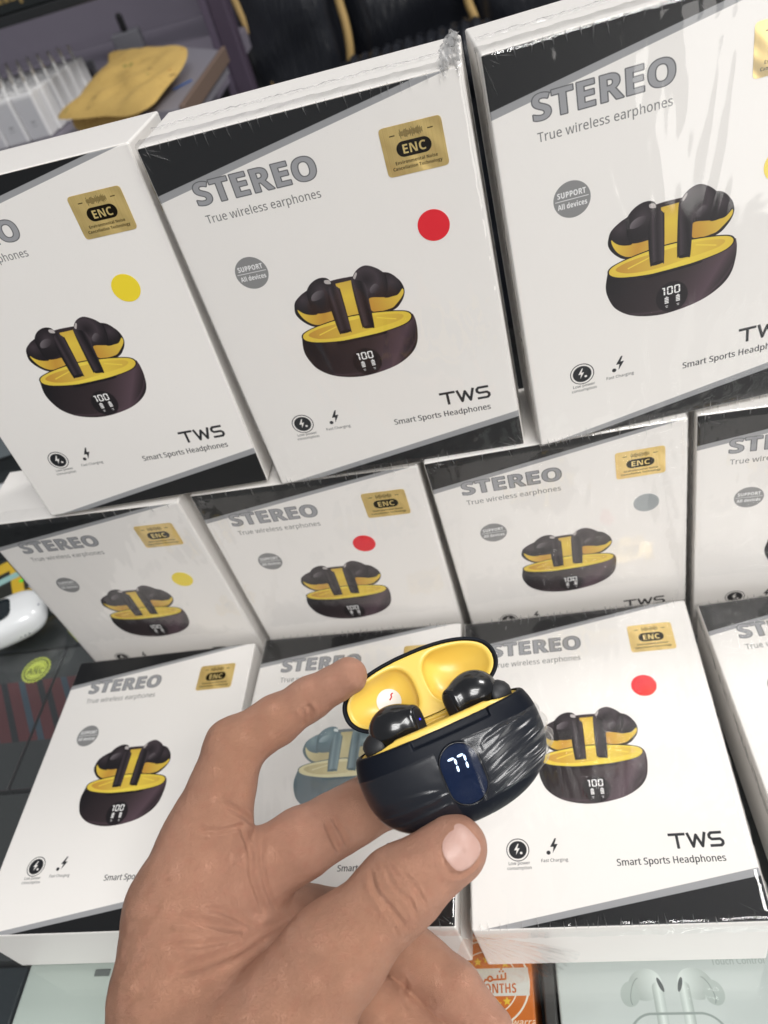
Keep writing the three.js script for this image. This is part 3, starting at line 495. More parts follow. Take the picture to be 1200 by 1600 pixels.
{
  const cm = std({ roughness: 0.95, bumpMap: fineNoise, bumpScale: 0.00025, map: canvasTex(512, 512, (x, w) => {
    x.fillStyle = '#d6b368'; x.fillRect(0, 0, w, w);
    for (let i = 0; i < 1600; i++) { x.fillStyle = rnd() < 0.5 ? 'rgba(240,205,120,0.13)' : 'rgba(140,95,25,0.13)'; x.fillRect(rnd() * w, rnd() * w, 3 + 9 * rnd(), 2 + 3 * rnd()); }
    for (let i = 0; i < 34; i++) { x.fillStyle = ['rgba(110,112,52,0.5)', 'rgba(88,62,30,0.5)', 'rgba(178,112,40,0.5)'][i % 3]; x.beginPath(); x.ellipse(rnd() * w, rnd() * w, 4 + 9 * rnd(), 3 + 5 * rnd(), rnd() * 3, 0, 7); x.fill(); }
  }) });
  const layer = (pts, thick, k) => {
    const P = pts.map(([x, y, h]) => atY(x, y, SH + h)), c = P.reduce((a, b) => a.clone().add(b), V(0, 0, 0)).multiplyScalar(1 / P.length), cv = new THREE.CatmullRomCurve3(P.map((p) => p.clone().sub(c)), true, 'centripetal');
    const top = (u, v) => { const e = cv.getPointAt(u % 1), q = e.clone().multiplyScalar(v); q.y += thick * 0.5 * (1 - v ** 8) + noise3(q.x * 18 + k, q.z * 18, k) * 0.0035 * (1 - v ** 6) + Math.sin(q.x * 60 + q.z * 40) * 0.0012 * (1 - v ** 4); return q; };
    const A = gridGeo(90, 24, (u, v) => top(u, v)), B = gridGeo(90, 6, (u, v) => { const q = cv.getPointAt(u % 1).multiplyScalar(v); q.y -= thick * 0.5 * (1 - v ** 8); return q; });
    for (const g of [A, B]) { const p = g.attributes.position; for (let i = 0; i < p.count; i++) g.attributes.uv.setXY(i, p.getX(i) * 4 + 0.5, p.getZ(i) * 4 + 0.5); }
    return [mergeGeometries([A, B]), c];
  };
  const [g1, c1] = layer([[90, 183, 0.03], [112, 166, 0.034], [140, 128, 0.042], [166, 106, 0.046], [172, 84, 0.05], [190, 79, 0.052], [240, 74, 0.054], [286, 73, 0.053], [293, 84, 0.052], [284, 108, 0.048], [258, 140, 0.044], [236, 166, 0.04], [206, 180, 0.034], [160, 182, 0.031], [118, 186, 0.03]], 0.014, 3);
  const [g2, c2] = layer([[113, 190, 0.022], [150, 184, 0.022], [190, 178, 0.024], [222, 172, 0.028], [218, 180, 0.024], [190, 190, 0.02], [150, 196, 0.016], [120, 202, 0.012]], 0.012, 5);
  const g = thing('folded_cloth', 'folded yellow cleaning cloth lying beside the chargers', 'cloth', c1);
  part('top_fold', g1, cm, g); const m = part('lower_fold', g2, cm, g); m.position.copy(c2.sub(c1));
}
{ // small fittings on the back shelf
  const a = atY(208, 80, SH), g = thing('cable_adapter', 'small grey adapter with a black plug behind the yellow cloth', 'adapter', [a.x, SH, a.z], [0, 0.15, 0]);
  part('adapter_body', new RoundedBoxGeometry(0.05, 0.032, 0.03, 2, 0.003).translate(0, 0.016, 0), std({ color: lin(0.3, 0.3, 0.33), roughness: 0.5 }), g);
  part('plug', new THREE.CapsuleGeometry(0.006, 0.02, 6, 12).translate(0, 0.045, 0), std({ color: lin(0.02, 0.02, 0.022), roughness: 0.5 }), g);
  const b = atY(146, 136, SH), s = thing('socket_block', 'grey socket block with a round dark hole behind the chargers', 'socket', [b.x, SH, b.z], [0, 0.3, 0]);
  part('block', new RoundedBoxGeometry(0.034, 0.036, 0.02, 2, 0.003).translate(0, 0.018, 0), std({ color: lin(0.34, 0.34, 0.36), roughness: 0.5 }), s);
  part('socket_hole', new THREE.CylinderGeometry(0.009, 0.009, 0.004, 24).rotateX(Math.PI / 2).translate(0, 0.019, 0.0095), std({ color: lin(0.03, 0.03, 0.035), roughness: 0.6 }), s);
  const k = atZ(10, 34, -1.05), u = struct('upper_shelf', new RoundedBoxGeometry(0.5, 0.012, 0.2, 2, 0.002).translate(k.x - 0.12, k.y + 0.0, -1.15), std({ color: lin(0.02, 0.022, 0.024), roughness: 0.5 }));
  const bx = thing('black_box', 'black box with gold print on the upper shelf at the top left corner', 'gift box', [k.x - 0.07, k.y + 0.0065, -1.13]);
  part('carton', new RoundedBoxGeometry(0.38, 0.12, 0.15, 2, 0.002).translate(0, 0.06, 0), std({ color: lin(0.016, 0.02, 0.02), roughness: 0.4 }), bx);
  const gold = std({ color: lin(0.5, 0.36, 0.14), metalness: 0.6, roughness: 0.4 });
  part('gold_line', new THREE.BoxGeometry(0.004, 0.11, 0.0006).translate(0.1, 0.062, 0.0752), gold, bx);
  part('gold_print', mergeGeometries([0, 1, 2, 3].map((i) => new THREE.BoxGeometry(0.007, 0.016, 0.0006).translate(0.062 + i * 0.0095, 0.02, 0.0752))), gold, bx);
}
{ // black leather seat with golden piping
  const leather = std({ color: lin(0.016, 0.018, 0.024), roughness: 0.3, bumpMap: noiseTex(256, 3, 1, 4), bumpScale: 0.002 }), gold = std({ color: lin(0.62, 0.42, 0.17), roughness: 0.45 });
  const Z0 = -1.45, o = atZ(560, 140, Z0), g = thing('leather_seat', 'black leather seat with golden piping behind the boxes', 'seat', [o.x, -0.4, Z0]);
  const L = (x, y, dz = 0) => atZ(x, y, Z0 + dz).sub(g.position);
  const pad = (x0, x1, y0, y1, d, z, name, wr) => part(name, gridGeo(60, 60, (u, v) => {
    const a = 2 * u - 1, b = 2 * v - 1, e = (1 - a ** 6) * (1 - b ** 10);
    return V(x0 + (x1 - x0) * u, y0 + (y1 - y0) * v, z + d * Math.max(0, e) ** 0.45 + noise3(u * 0.8 + x0 * 9, v * 13, wr) * 0.012 * e + Math.sin(v * 34 + 5 * u + wr) * 0.0018 * e);
  }), leather, g);
  const xa = L(392, 70).x, xb = L(541, 40).x, xc = L(735, 10).x;
  pad(xa - 0.006, xb, -0.2, 0.85, 0.07, 0, 'side_bolster', 1.3);
  pad(xb, xc, -0.2, 0.85, 0.045, -0.03, 'centre_panel', 4.2);
  pad(xc, xc + 0.42, -0.2, 0.85, 0.07, 0, 'side_bolster', 7.7);
  for (const pts of [[[348, -42], [368, 2], [391, 52], [412, 96], [430, 136], [470, 230]], [[516, -60], [529, 0], [539, 34], [546, 70], [549, 110], [560, 200]], [[726, -60], [731, 0], [742, 30], [752, 80]]])
    part('piping', new THREE.TubeGeometry(new THREE.CatmullRomCurve3(pts.map(([x, y]) => L(x, y, 0.06))), 40, 0.0068, 8), gold, g);
  const A = L(520, 128, 0.14), B = L(780, 44, 0.14), d = B.clone().sub(A), len = d.length(), r = 0.055;
  part('pleated_cushion', gridGeo(160, 30, (u, v) => {
    const t = v * Math.PI * 2, k = r * (1 - Math.abs(2 * u - 1) ** 10 * 0.6) * (1 + 0.045 * Math.sin(u * 95 + Math.sin(t * 2) * 1.2) + 0.03 * noise3(u * 14, t, 2));
    return A.clone().addScaledVector(d, u).add(V(0, k * Math.cos(t) - 0.03, k * Math.sin(t) * 1.1));
  }), leather, g);
}

// ------------------------------------------------------------------ the charging case held up in front (its own axes: x along, y up through the lid opening, z to its front; millimetres scaled)
const camQ = camera.quaternion.clone();
const caseQ = camQ.clone().multiply(new THREE.Quaternion().setFromRotationMatrix(new THREE.Matrix4().set(0.91967107, -0.3919742, 0.02369261, 0, 0.38430848, 0.91080167, 0.15082208, 0, -0.08069763, -0.12960144, 0.98827696, 0, 0, 0, 0, 1)));
const caseG = thing('charging_case', 'open black earphone charging case with yellow inside, held in the hand', 'charging case', at(685.7, 1129.1, 0.2563));
caseG.quaternion.copy(caseQ);
const CA = 31, CB = 13.4, CN = 2.3, HL = 22, HU = 22, Y0 = -10, S0 = 0.945;
const pw = (v, e) => Math.abs(v) ** e;
const peb = (x, y, z, off = 0) => {                            // roughly the distance to the closed case's outer skin, in mm
  const p = pw(pw(x / (CA - off), CN) + pw(z / (CB - off), CN), 1 / CN), v = (y - Y0) / ((y < Y0 ? HL : HU) - off);
  return (pw(pw(p, 2.4) + pw(v, 2.4), 1 / 2.4) - 1) * (CB - off) * (0.75 + 0.5 * Math.min(1, Math.abs(x) / CA) + 0.4 * Math.min(1, Math.abs(v)));
};
const MM = (g) => g.scale(0.001, 0.001, 0.001);
const shellMat = phy({ color: lin(0.0055, 0.0075, 0.013), specularIntensity: 0.28, roughness: 0.45, bumpMap: fineNoise, bumpScale: 0.00002 });
const innerMat = phy({ color: lin(0.86, 0.6, 0.11), roughness: 0.36, clearcoat: 0.12, clearcoatRoughness: 0.12 });
const budMat = phy({ color: lin(0.006, 0.0065, 0.008), roughness: 0.24, clearcoat: 0.6, clearcoatRoughness: 0.06 });
const tipMat = std({ color: lin(0.014, 0.015, 0.018), roughness: 0.5 });
const lcdX = 0.4, lcdY = -15.2, lcdA = 6.1, lcdB = 9.5;        // the read-out window on the front
const stad = (x, y, a, b) => { const q = Math.max(0, Math.abs(y) - (b - a)); return Math.hypot(x, q) - a; };
const bodyF = (x, y, z) => {
  let d = peb(x, y, z); d = smax(d, y, 0.8);
  d = smax(d, -Math.max(peb(x, y, z, 1.5), -(y + 4)), 0.3);    // hollow where the tray sits
  if (z > 0) { d = smax(d, -Math.max(stad(x - lcdX, y - lcdY, lcdA + 0.35, lcdB + 0.35), -peb(x, y, z, 0.55)), 0.25);
    const nt = Math.max(Math.abs(x - 2) - 13, -(y + 2.7)); d = smax(d, -smax(nt, -peb(x, y, z, 0.8), 0.6), 0.5); }
  return d;
};
part('case_body', MM(boxUV(surfaceNets(bodyF, [-32.5, -33.5, -15], [32.5, 1.2, 15], 0.42), 6)), shellMat, caseG);
const trayF = (x, y, z) => {
  let d = smax(peb(x, y, z, 1.55), y - 1.5, 0.5); d = Math.max(d, -(y + 5));
  d = smax(d, -smax(peb(x, y, z, 3.0), -(y + 0.8 - 0.5 * Math.exp(-x * x / 30)), 0.6), 0.5);
  for (const s of [-1, 1]) d = smax(d, -(Math.hypot((x - s * 15.5) / 12, (y - 1.2) / 4.2, z / 8) - 1) * 4.2, 0.8);
  return d;
};
part('tray', MM(boxUV(surfaceNets(trayF, [-31.5, -5.5, -14], [31.5, 1.6, 14], 0.4), 10)), innerMat, caseG);
// lid, opened back about its hinge
const lidTurn = new THREE.Group(); lidTurn.name = 'lid'; lidTurn.position.set(0, 0, -CB * S0 / 1000); lidTurn.rotation.x = -1.86; caseG.add(lidTurn);
const LZ = CB * S0;
const lidShellF = (x, y, z) => { let d = smax(peb(x, y, z - LZ), -y, 0.8); return smax(d, -Math.max(peb(x, y, z - LZ, 1.25), y - 9.5), 0.3); };
const lidInF = (x, y, z) => {
  let d = smax(peb(x, y, z - LZ, 1.3), -(y - 0.35), 0.4); d = Math.max(d, y - 10.4);
  for (const s of [-1, 1]) {                                  // two hollows for the buds, a bridge between them
    const u = (x - s * 14.1) / 11.9, w = (z - 12.6) / 8.9, taper = 1 - 0.16 * s * u, q = pw(pw(u, 2.7) + pw(w / taper, 2.7), 1 / 2.7);
    d = smax(d, -smax((pw(pw(q, 2.6) + pw((y - 0.2) / 7.6, 2.6), 1 / 2.6) - 1) * 6.4, peb(x, y, z - LZ, 2.5), 0.8), 0.9);
  }
  return d;
};
const lidShell = part('lid_shell', MM(boxUV(surfaceNets(lidShellF, [-32.5, -1, -2], [32.5, 13, 28.5], 0.42), 6)), shellMat, lidTurn);
part('lid_lining', MM(boxUV(surfaceNets(lidInF, [-31, -0.6, -1], [31, 11.4, 27], 0.36), 10)), innerMat, lidTurn);
part('lid_sticker', gridGeo(40, 8, (u, v) => {               // lies on the wall of the left hollow
  const q = V(-12.3, 1, 13.0), g = (a) => V(lidInF(a.x + 0.3, a.y, a.z) - lidInF(a.x - 0.3, a.y, a.z), lidInF(a.x, a.y + 0.3, a.z) - lidInF(a.x, a.y - 0.3, a.z), lidInF(a.x, a.y, a.z + 0.3) - lidInF(a.x, a.y, a.z - 0.3)).normalize();
  const fall = (a, d) => { for (let i = 0; i < 60; i++) { const s = lidInF(a.x, a.y, a.z); if (s < 0.02) break; a.addScaledVector(d, s * 0.6); } return a; };
  fall(q, V(0, 1, 0)); const n = g(q), t = V(1, 0, 0).addScaledVector(n, -n.x).normalize(), b = n.clone().cross(t), a = u * Math.PI * 2;
  return fall(q.clone().addScaledVector(t, 4.4 * v * Math.cos(a)).addScaledVector(b, 4.4 * v * Math.sin(a)).addScaledVector(n, 2), n.clone().negate()).addScaledVector(n, 0.1).multiplyScalar(0.001);
}), phy({ color: lin(0.82, 0.82, 0.8), roughness: 0.4 }), lidTurn, 'round white sticker');
part('sticker_mark', MM(new THREE.TubeGeometry(new THREE.CatmullRomCurve3([[-11.9, 13.4], [-10.9, 14.2], [-10.7, 15.0], [-9.9, 15.3]].map(([x, z]) => { let y = 0.6; for (let i = 0; i < 80; i++) { const s = lidInF(x, y, z); if (s < 0.02) break; y += s * 0.5; } return V(x, y - 0.1, z); })), 16, 0.28, 6)), std({ color: lin(0.6, 0.02, 0.03), roughness: 0.5 }), lidTurn, 'red mark on the white sticker');
part('hinge', MM(new THREE.CylinderGeometry(1.5, 1.5, 16, 20).rotateZ(Math.PI / 2).translate(0, -0.4, -CB * S0 - 0.6)), shellMat, caseG);
// surface of the case's front at (x, y), in mm
const frontZ = (x, y) => { const v = (y - Y0) / (y < Y0 ? HL : HU), k = pw(1 - pw(v, 2.4), 1 / 2.4); return CB * k * pw(Math.max(0, 1 - pw(x / (CA * k), CN)), 1 / CN); };
const discOn = (cx, cy, a, b, off, nr = 10, nt = 48) => gridGeo(nt, nr, (u, v) => { const t = u * Math.PI * 2, c = Math.cos(t), s = Math.sin(t); let x = a * c, y = a * s; y += Math.sign(s) * (b - a) * Math.min(1, Math.abs(s) * 6); x = cx + x * v; y = cy + y * v; return V(x, y, frontZ(x, y) + off - 0.12 * v ** 10).multiplyScalar(0.001); });
const win = part('display_window', discOn(lcdX, lcdY, lcdA, lcdB, -0.12), phy({ color: lin(0.004, 0.012, 0.042), roughness: 0.4, specularIntensity: 0.35, bumpMap: noiseTex(128, 5, 3, 3), bumpScale: 0.0002 }), caseG, 'dark blue read-out window showing 77');
part('display_rim', MM(new THREE.TubeGeometry(new THREE.CatmullRomCurve3(Array.from({ length: 48 }, (_, i) => { const t = i / 48 * Math.PI * 2, c = Math.cos(t), s = Math.sin(t), a = lcdA + 0.15, b = lcdB + 0.15, x = lcdX + a * c, y = lcdY + a * s + Math.sign(s) * (b - a) * Math.min(1, Math.abs(s) * 6); return V(x, y, frontZ(x, y) - 0.05); }), true), 140, 0.28, 8, true)), phy({ color: lin(0.004, 0.005, 0.008), roughness: 0.2 }), caseG);
{ // the lit digits 77: three strokes each
  const glow = std({ color: lin(0.3, 0.36, 0.5), emissive: lin(0.62, 0.8, 1), emissiveIntensity: 2.4, roughness: 0.5 });
  const bar = (x0, y0, x1, y1, w) => gridGeo(8, 2, (u, v) => { const dx = x1 - x0, dy = y1 - y0, l = Math.hypot(dx, dy), t = (v - 0.5) * w * Math.min(1, 3.2 * Math.min(u, 1 - u) + 0.25); const x = x0 + dx * u - dy / l * t, y = y0 + dy * u + dx / l * t; return V(x, y, frontZ(x, y) + 0.06).multiplyScalar(0.001); });
  for (const o of [-2.35, 0.75]) { const m = part('digit', mergeGeometries([bar(lcdX + o - 0.7, lcdY + 5.6, lcdX + o + 1.35, lcdY + 5.6, 0.62), bar(lcdX + o + 1.5, lcdY + 5.3, lcdX + o + 1.35, lcdY + 3.55, 0.62), bar(lcdX + o + 1.35, lcdY + 3.15, lcdX + o + 1.2, lcdY + 1.3, 0.62)]), glow, win); m.userData.label = 'lit digit 7'; }
}
// clear tape wound round the body, wrinkled at the right
const tapeMat = phy({ color: 0xffffff, transmission: 1, thickness: 0, roughness: 0.24, ior: 1.52 });
const skinPoint = (ang, y, off) => { const v = (y - Y0) / (y < Y0 ? HL : HU), k = pw(Math.max(0.02, 1 - pw(v, 2.4)), 1 / 2.4), c = Math.cos(ang), s = Math.sin(ang), r = 1 / pw(pw(c / CA, CN) + pw(s / CB, CN), 1 / CN); return V(c * (r * k + off), y - off * 0.25 * Math.max(0, -v), s * (r * k + off)); };
const tape = (a0, a1, yTop, yBot, ridges, lift, k) => MM(gridGeo(180, 110, (u, v) => {
  const a = a0 + (a1 - a0) * u, y = yTop(u) + (yBot(u) - yTop(u)) * v, p = Math.abs(a1 - a0) * u * 13;
  let h = 0;
  for (const [q0, sl, cv, w, am, p0, p1] of ridges) {           // drawn-up folds of the film: a line, its width and height, where it starts and ends
    const t = (p - p0) / (p1 - p0); if (t < 0 || t > 1) continue;
    const d = (y - (q0 + sl * p + cv * p * p) - 0.35 * noise3(p * 0.22, q0, k)) / w; h += am * Math.sin(Math.PI * t) ** 0.6 * (d < 0 ? Math.exp(-d * d * 0.6) : Math.exp(-d * d * 2.2));
  }
  const rim = Math.min(1, 14 * v, 14 * (1 - v) + 0.2);
  return skinPoint(a, y, 0.3 + h * rim + lift * Math.max(0, u - 0.55) ** 1.5 + 0.07 * noise3(p * 0.16, y * 0.16, k) + 0.2 * Math.exp(-((u / 0.012) ** 2)) + 0.2 * Math.exp(-((v / 0.015) ** 2)));
}));
const foldsR = []; { let s = 5; const r = () => { s = (s * 48271) % 2147483647; return s / 2147483647; }; r(); r();
  for (let i = 0; i < 11; i++) foldsR.push([-31 + i * 2.35 + r(), 0.3 + 0.3 * r(), 0.006 * (r() - 0.3), 0.8 + 1.1 * r(), 0.5 + 1.1 * r(), 1 + 9 * r() * r(), 16 + 11 * r()]); }
part('clear_tape', tape(1.3, -0.75, (u) => -5.2 - 1.5 * u, (u) => -25.5 + 2 * u, foldsR, 6, 3.3), tapeMat, caseG, 'crumpled clear tape on the right side');
part('clear_tape', tape(3.5, 1.98, (u) => -7.0 + 1.2 * u, (u) => -28.5 + 0.4 * u, [[-19.5, 0.02, 0.002, 0.5, 0.5, 3, 19.5], [-23.5, 0.1, 0, 0.7, 0.6, 5, 19], [-26, 0.05, 0, 0.6, 0.5, 7, 17], [-12.5, -0.25, 0, 0.8, 0.3, 9, 18]], 0, 9.1), tapeMat, caseG, 'smooth clear tape on the left side');
// the two earbuds, each a thing of its own resting in the tray
function bud(name, label, s) {
  const g = thing(name, label, 'earbud', caseG.localToWorld(V(0, 0, 0))); g.quaternion.copy(caseQ);
  const ca = Math.cos(0.62), sa = Math.sin(0.62), stemX = 7.4, stemY = 3.1, stemZ = 1.8;
  const f = (x, y, z) => {                                     // bulb leaning outward, short stem turned towards the middle and the front
    const X = x * s;
    let d = (Math.hypot((X - 13.9) / 8.4, (y - 4.2) / 7.3, (z + 0.2) / 6.6) - 1) * 7;
    const dx = X - stemX, dz = z - stemZ, a = dx * ca - dz * sa, b = dx * sa + dz * ca;   // a runs along the stem's short axis, inward face at a = -2.4
    const q = Math.hypot(Math.max(0, Math.abs(y - stemY) - 2.5), b) - 3.3;
    return smin(d, smax(q, Math.abs(a) - 2.4, 1.2), 2.6);
  };
  g.updateMatrixWorld();
  part('bud_shell', MM(boxUV(surfaceNets(f, [s > 0 ? 2 : -25, -6, -9], [s > 0 ? 25 : -2, 13, 9], 0.33), 8)), budMat, g);
  part('stem_face', MM(pebble(0.45, 4.7, 2.5, 3.2, 3.0, 36, 20).rotateY(s * 0.62).translate(s * (stemX - 2.35 * ca), stemY, stemZ + 2.35 * sa)), std({ color: lin(0.014, 0.014, 0.018), roughness: 0.4 }), g);
  const tip = MM(new THREE.LatheGeometry([[0, 4.4], [2.2, 4.2], [3.6, 3.1], [4.6, 1.2], [5.0, -1.2], [4.7, -2.4], [4.3, -2.5], [0, -1.4]].map(([a, b]) => new THREE.Vector2(a, b)), 40).rotateZ(-s * 1.72).translate(s * 21.3, 0.6, 0.1));
  part('ear_tip', tip, tipMat, g);
  if (s < 0) part('status_light', MM(new THREE.SphereGeometry(0.35, 12, 8).translate(s * (stemX - 2.6 * ca), stemY + 0.8, stemZ + 2.6 * sa + 0.3)), std({ color: lin(0.01, 0.01, 0.2), emissive: lin(0.03, 0.03, 0.9), emissiveIntensity: 1.5 }), g, 'small blue light');
  return g;
}
caseG.updateMatrixWorld(true);
bud('earbud', 'glossy black left earbud with a tiny blue light, sitting in the case', -1);
bud('earbud', 'glossy black right earbud sitting in the held case by the lid hollow', 1);

// ------------------------------------------------------------------ the hand
{
  const origin = at(330, 1500, 0.25), inv = camQ.clone().invert();
  const loc = (x, y, d) => at(x, y, d).sub(origin).applyQuaternion(inv).multiplyScalar(1000);   // mm in the hand's own axes
  const chains = [];
  const chain = (k, ...j) => chains.push({ k, j: j.map(([x, y, d, r]) => ({ p: loc(x, y, d), r: r * d / F * 1000 })) });
  // index, middle, ring, little finger, thumb; then the metacarpals and wrist.  [picture x, y, distance in m, half width in picture px]
  chain(3, [322, 1318, 0.262, 66], [366, 1168, 0.268, 45], [430, 1126, 0.27, 37.5], [482, 1093, 0.27, 32], [545, 1056, 0.268, 29]);
  chain(3, [352, 1392, 0.262, 64], [470, 1318, 0.268, 52], [610, 1240, 0.286, 46], [690, 1215, 0.294, 36]);
  chain(3, [430, 1430, 0.275, 54], [596, 1452, 0.282, 47], [706, 1546, 0.268, 44], [764, 1606, 0.262, 37]);
  chain(3, [470, 1500, 0.265, 50], [612, 1588, 0.266, 44], [716, 1668, 0.255, 38]);
  chain(6, [400, 1640, 0.226, 100], [520, 1495, 0.231, 76], [623, 1391, 0.237, 60], [709, 1326, 0.2405, 52]);
  chain(10, [268, 1720, 0.232, 92], [262, 1560, 0.242, 80], [284, 1425, 0.253, 78], [322, 1318, 0.262, 66]);
  chain(10, [330, 1720, 0.235, 110], [345, 1540, 0.25, 84], [362, 1400, 0.264, 66]);
  chain(10, [400, 1720, 0.24, 110], [430, 1560, 0.256, 84], [430, 1440, 0.272, 56]);
  chain(14, [300, 2100, 0.2, 130], [292, 1720, 0.224, 110]);
  chain(14, [470, 2100, 0.2, 130], [455, 1720, 0.222, 112]);
  const cap = (p, a, b) => {
    const A = a.p, B = b.p, bx = B.x - A.x, by = B.y - A.y, bz = B.z - A.z, t = Math.max(0, Math.min(1, ((p.x - A.x) * bx + (p.y - A.y) * by + (p.z - A.z) * bz) / (bx * bx + by * by + bz * bz)));
    return Math.hypot(p.x - A.x - bx * t, p.y - A.y - by * t, p.z - A.z - bz * t) - (a.r + (b.r - a.r) * t);
  };
  const P = { x: 0, y: 0, z: 0 };
  const base = (x, y, z) => {
    P.x = x; P.y = y; P.z = z; let fingers = 1e3, palm = 1e3;
    chains.forEach((c, n) => {
      let d = 1e3; for (let i = 0; i + 1 < c.j.length; i++) d = smin(d, cap(P, c.j[i], c.j[i + 1]), c.k);
      if (n < 4) fingers = smin(fingers, d, 1.2); else palm = smin(palm, d, n === 4 ? 9 : c.k);
    });
    return smin(fingers, palm, 6);
  };
  // a point on the skin in front of a spot of the picture: used only to place folds and the nail on the finished form
  const view = (x, y) => { const o = camera.position.clone().sub(origin).applyQuaternion(inv).multiplyScalar(1000), d = loc(x, y, 0.3).sub(o).normalize(); let t = 120; for (let i = 0; i < 90; i++) { const q = o.clone().addScaledVector(d, t), s = base(q.x, q.y, q.z); if (s < 0.02) return q; t += s * 0.8; if (t > 420) break; } return null; };
  const folds = [];
  const fold = (depth, w, ...pts) => { const c = new THREE.CatmullRomCurve3(pts.map(([x, y]) => V(x, y, 0))).getPoints(pts.length * 12), q = c.map((p) => view(p.x, p.y)).filter(Boolean); if (q.length > 2) { const lo = q[0].clone(), hi = q[0].clone(); q.forEach((p) => { lo.min(p); hi.max(p); }); folds.push({ q, depth, w, lo: lo.subScalar(w * 3), hi: hi.addScalar(w * 3) }); } };
  fold(1.477, 0.79, [578, 1362], [586, 1392], [608, 1418], [634, 1452]); fold(1.083, 0.62, [600, 1352], [614, 1384], [640, 1410], [652, 1436]); fold(0.787, 0.56, [626, 1358], [646, 1386], [664, 1412]);
  fold(0.689, 0.50, [640, 1370], [656, 1396], [668, 1422]); fold(0.689, 0.50, [592, 1410], [612, 1440], [622, 1462]);
  fold(1.559, 1.31, [268, 1520], [320, 1504], [372, 1482], [408, 1458], [452, 1436]); fold(0.992, 1.03, [262, 1432], [312, 1438], [360, 1450], [400, 1456]); fold(0.779, 0.88, [318, 1420], [350, 1424], [392, 1446], [416, 1452]); fold(0.709, 0.88, [256, 1478], [310, 1476], [360, 1470], [410, 1455]);
  fold(1.181, 0.68, [374, 1290], [390, 1330], [394, 1372], [412, 1420]); fold(0.886, 0.62, [412, 1302], [408, 1344], [418, 1390], [430, 1420]); fold(0.984, 0.68, [312, 1298], [345, 1298], [380, 1290]);
  fold(1.574, 0.79, [478, 1102], [486, 1112], [485, 1126]); fold(0.984, 0.68, [470, 1106], [476, 1118], [475, 1132]);
  fold(1.378, 0.79, [508, 1284], [520, 1310], [530, 1330]); fold(0.984, 0.68, [520, 1278], [536, 1304], [544, 1322]);
  fold(0.608, 0.99, [634, 1530], [632, 1556], [640, 1580]); fold(1.181, 0.90, [350, 1255], [382, 1274], [396, 1286]);
  fold(0.984, 0.72, [690, 1332], [694, 1350], [706, 1366], [722, 1366], [740, 1354], [750, 1340]); fold(0.821, 0.63, [692, 1326], [702, 1310], [722, 1298]);
  // finest skin lines on the thumb and thenar
  for (let i = 0; i < 9; i++) { const a = i / 9; fold(0.275, 0.45, [575 + a * 20, 1330 + a * 10 - 12], [600 + a * 36, 1372 + a * 6 - 16 + i * 2], [640 + a * 22, 1424 - i * 3]); }
  const skin = (x, y, z) => {
    let d = base(x, y, z);
    if (d < 4 && d > -4) {
      for (const f of folds) {
        if (x < f.lo.x || y < f.lo.y || z < f.lo.z || x > f.hi.x || y > f.hi.y || z > f.hi.z) continue;
        let m = 1e9, mi = 0; const n = f.q.length;
        for (let i = 0; i < n; i++) { const p = f.q[i], s = (x - p.x) ** 2 + (y - p.y) ** 2 + (z - p.z) ** 2; if (s < m) { m = s; mi = i; } }
        const t = mi / (n - 1), end = Math.min(1, 5 * Math.min(t, 1 - t) + 0.15);
        d += f.depth * end * Math.exp(-m / (f.w * f.w)); d -= 0.22 * f.depth * end * Math.exp(-((Math.sqrt(m) - 2.2 * f.w) ** 2) / (f.w * f.w * 1.4));
      }
      d += 0.16 * noise3(x * 0.12, y * 0.12, z * 0.12) + 0.05 * noise3(x * 0.5, y * 0.5, z * 0.5);
    }
    return d;
  };
  const g = thing('hand', 'bare left hand reaching in from the lower left, holding up the open case', 'hand', origin); g.quaternion.copy(camQ);
  const geo = boxUV(surfaceNets(skin, [-52, -78, -62], [98, 106, 42], 0.72), 18);
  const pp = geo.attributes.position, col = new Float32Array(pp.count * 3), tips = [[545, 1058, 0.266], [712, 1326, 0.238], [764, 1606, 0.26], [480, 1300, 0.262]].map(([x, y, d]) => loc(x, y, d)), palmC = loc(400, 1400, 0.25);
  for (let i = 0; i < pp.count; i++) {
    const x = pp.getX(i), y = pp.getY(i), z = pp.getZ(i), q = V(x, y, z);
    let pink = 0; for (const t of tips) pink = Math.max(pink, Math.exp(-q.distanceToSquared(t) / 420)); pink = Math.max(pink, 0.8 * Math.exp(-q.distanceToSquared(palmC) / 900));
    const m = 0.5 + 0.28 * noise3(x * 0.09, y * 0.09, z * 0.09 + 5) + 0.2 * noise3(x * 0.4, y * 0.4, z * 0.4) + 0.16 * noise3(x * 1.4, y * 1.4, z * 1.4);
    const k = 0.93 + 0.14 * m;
    const edge = noise3(x * 0.16, y * 0.16, z * 0.16 + 9) * 9 + noise3(x * 0.5, y * 0.5, z * 0.5) * 4, dorsalShade = -x - 18 + edge + (y < -10 ? (-y - 10) * 0.45 : 0) > 0 ? 0.9 : 0, spot = Math.max(0, noise3(x * 0.9 + 7, y * 0.9, z * 0.9) - 0.62) * 0.5;
    const red = Math.max(0, noise3(x * 0.2 + 3, y * 0.2, z * 0.2)) * 0.6;        // pinker pads, blotches, freckles; browner back and lighter palm partly painted-in shade and light
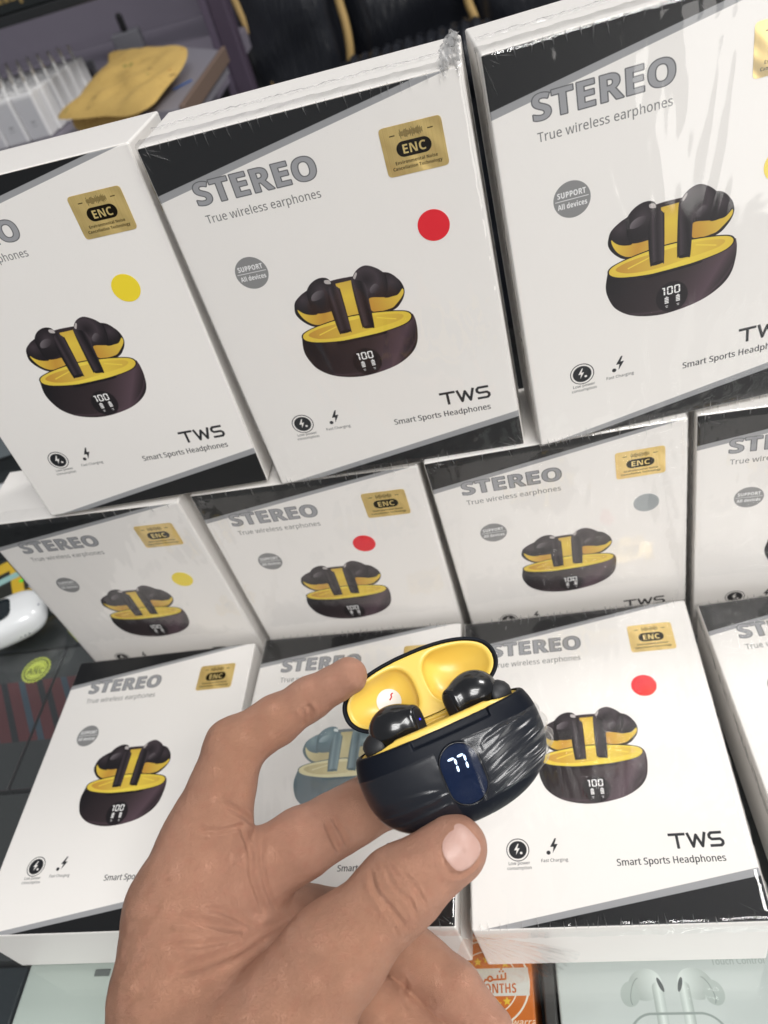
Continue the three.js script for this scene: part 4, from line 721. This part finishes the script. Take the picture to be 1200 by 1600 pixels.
    col[3 * i] = (0.45 + 0.06 * pink - 0.055 * dorsalShade - 0.12 * spot) * k; col[3 * i + 1] = (0.228 + 0.035 * pink - 0.03 * dorsalShade - 0.02 * red - 0.08 * spot) * k; col[3 * i + 2] = (0.144 + 0.035 * pink - 0.024 * dorsalShade - 0.012 * red - 0.06 * spot) * k;
  }
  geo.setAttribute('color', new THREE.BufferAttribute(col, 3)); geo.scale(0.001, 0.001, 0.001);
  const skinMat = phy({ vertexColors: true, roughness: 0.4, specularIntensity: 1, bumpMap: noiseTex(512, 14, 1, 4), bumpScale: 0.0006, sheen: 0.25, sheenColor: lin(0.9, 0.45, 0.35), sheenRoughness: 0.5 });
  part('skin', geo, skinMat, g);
  // thumb nail: a thin curved plate lying on the skin
  const nc = view(720, 1333), toTip = loc(757, 1301, 0.2405).sub(loc(680, 1362, 0.2385)).normalize(), e = 0.5;
  const gradN = (q) => V(base(q.x + e, q.y, q.z) - base(q.x - e, q.y, q.z), base(q.x, q.y + e, q.z) - base(q.x, q.y - e, q.z), base(q.x, q.y, q.z + e) - base(q.x, q.y, q.z - e)).normalize();
  const N = gradN(nc).add(V(0.28, -0.26, 0)).normalize(), T = toTip.clone().addScaledVector(N, -toTip.dot(N)).normalize(), Bn = N.clone().cross(T);
  const nail = (off, sc) => gridGeo(40, 14, (u, v) => {
    const t = u * Math.PI * 2, c = Math.cos(t), s = Math.sin(t), ex = 2 / (c > 0 ? 3.4 : 2.7); let q = nc.clone().addScaledVector(T, Math.sign(c) * pw(c, ex) * 5.5 * v * sc + 1.1).addScaledVector(Bn, Math.sign(s) * pw(s, ex) * 4.9 * v * sc).addScaledVector(N, 6);
    for (let i = 0; i < 40; i++) { const d = base(q.x, q.y, q.z); if (d < 0.01) break; q.addScaledVector(N, -d * 0.8); }
    return q.addScaledVector(N, off - 0.2 * v ** 24).multiplyScalar(0.001);
  });
  part('thumb_nail', nail(0.42, 1), phy({ color: lin(0.5, 0.31, 0.26), roughness: 0.36, clearcoat: 0.2, clearcoatRoughness: 0.3, bumpMap: fineNoise, bumpScale: 0.0001 }), g, 'short pale thumb nail');
}

scene.traverse((o) => { if (o.isMesh) { o.castShadow = true; o.receiveShadow = true; } });
renderer.render(scene, camera);
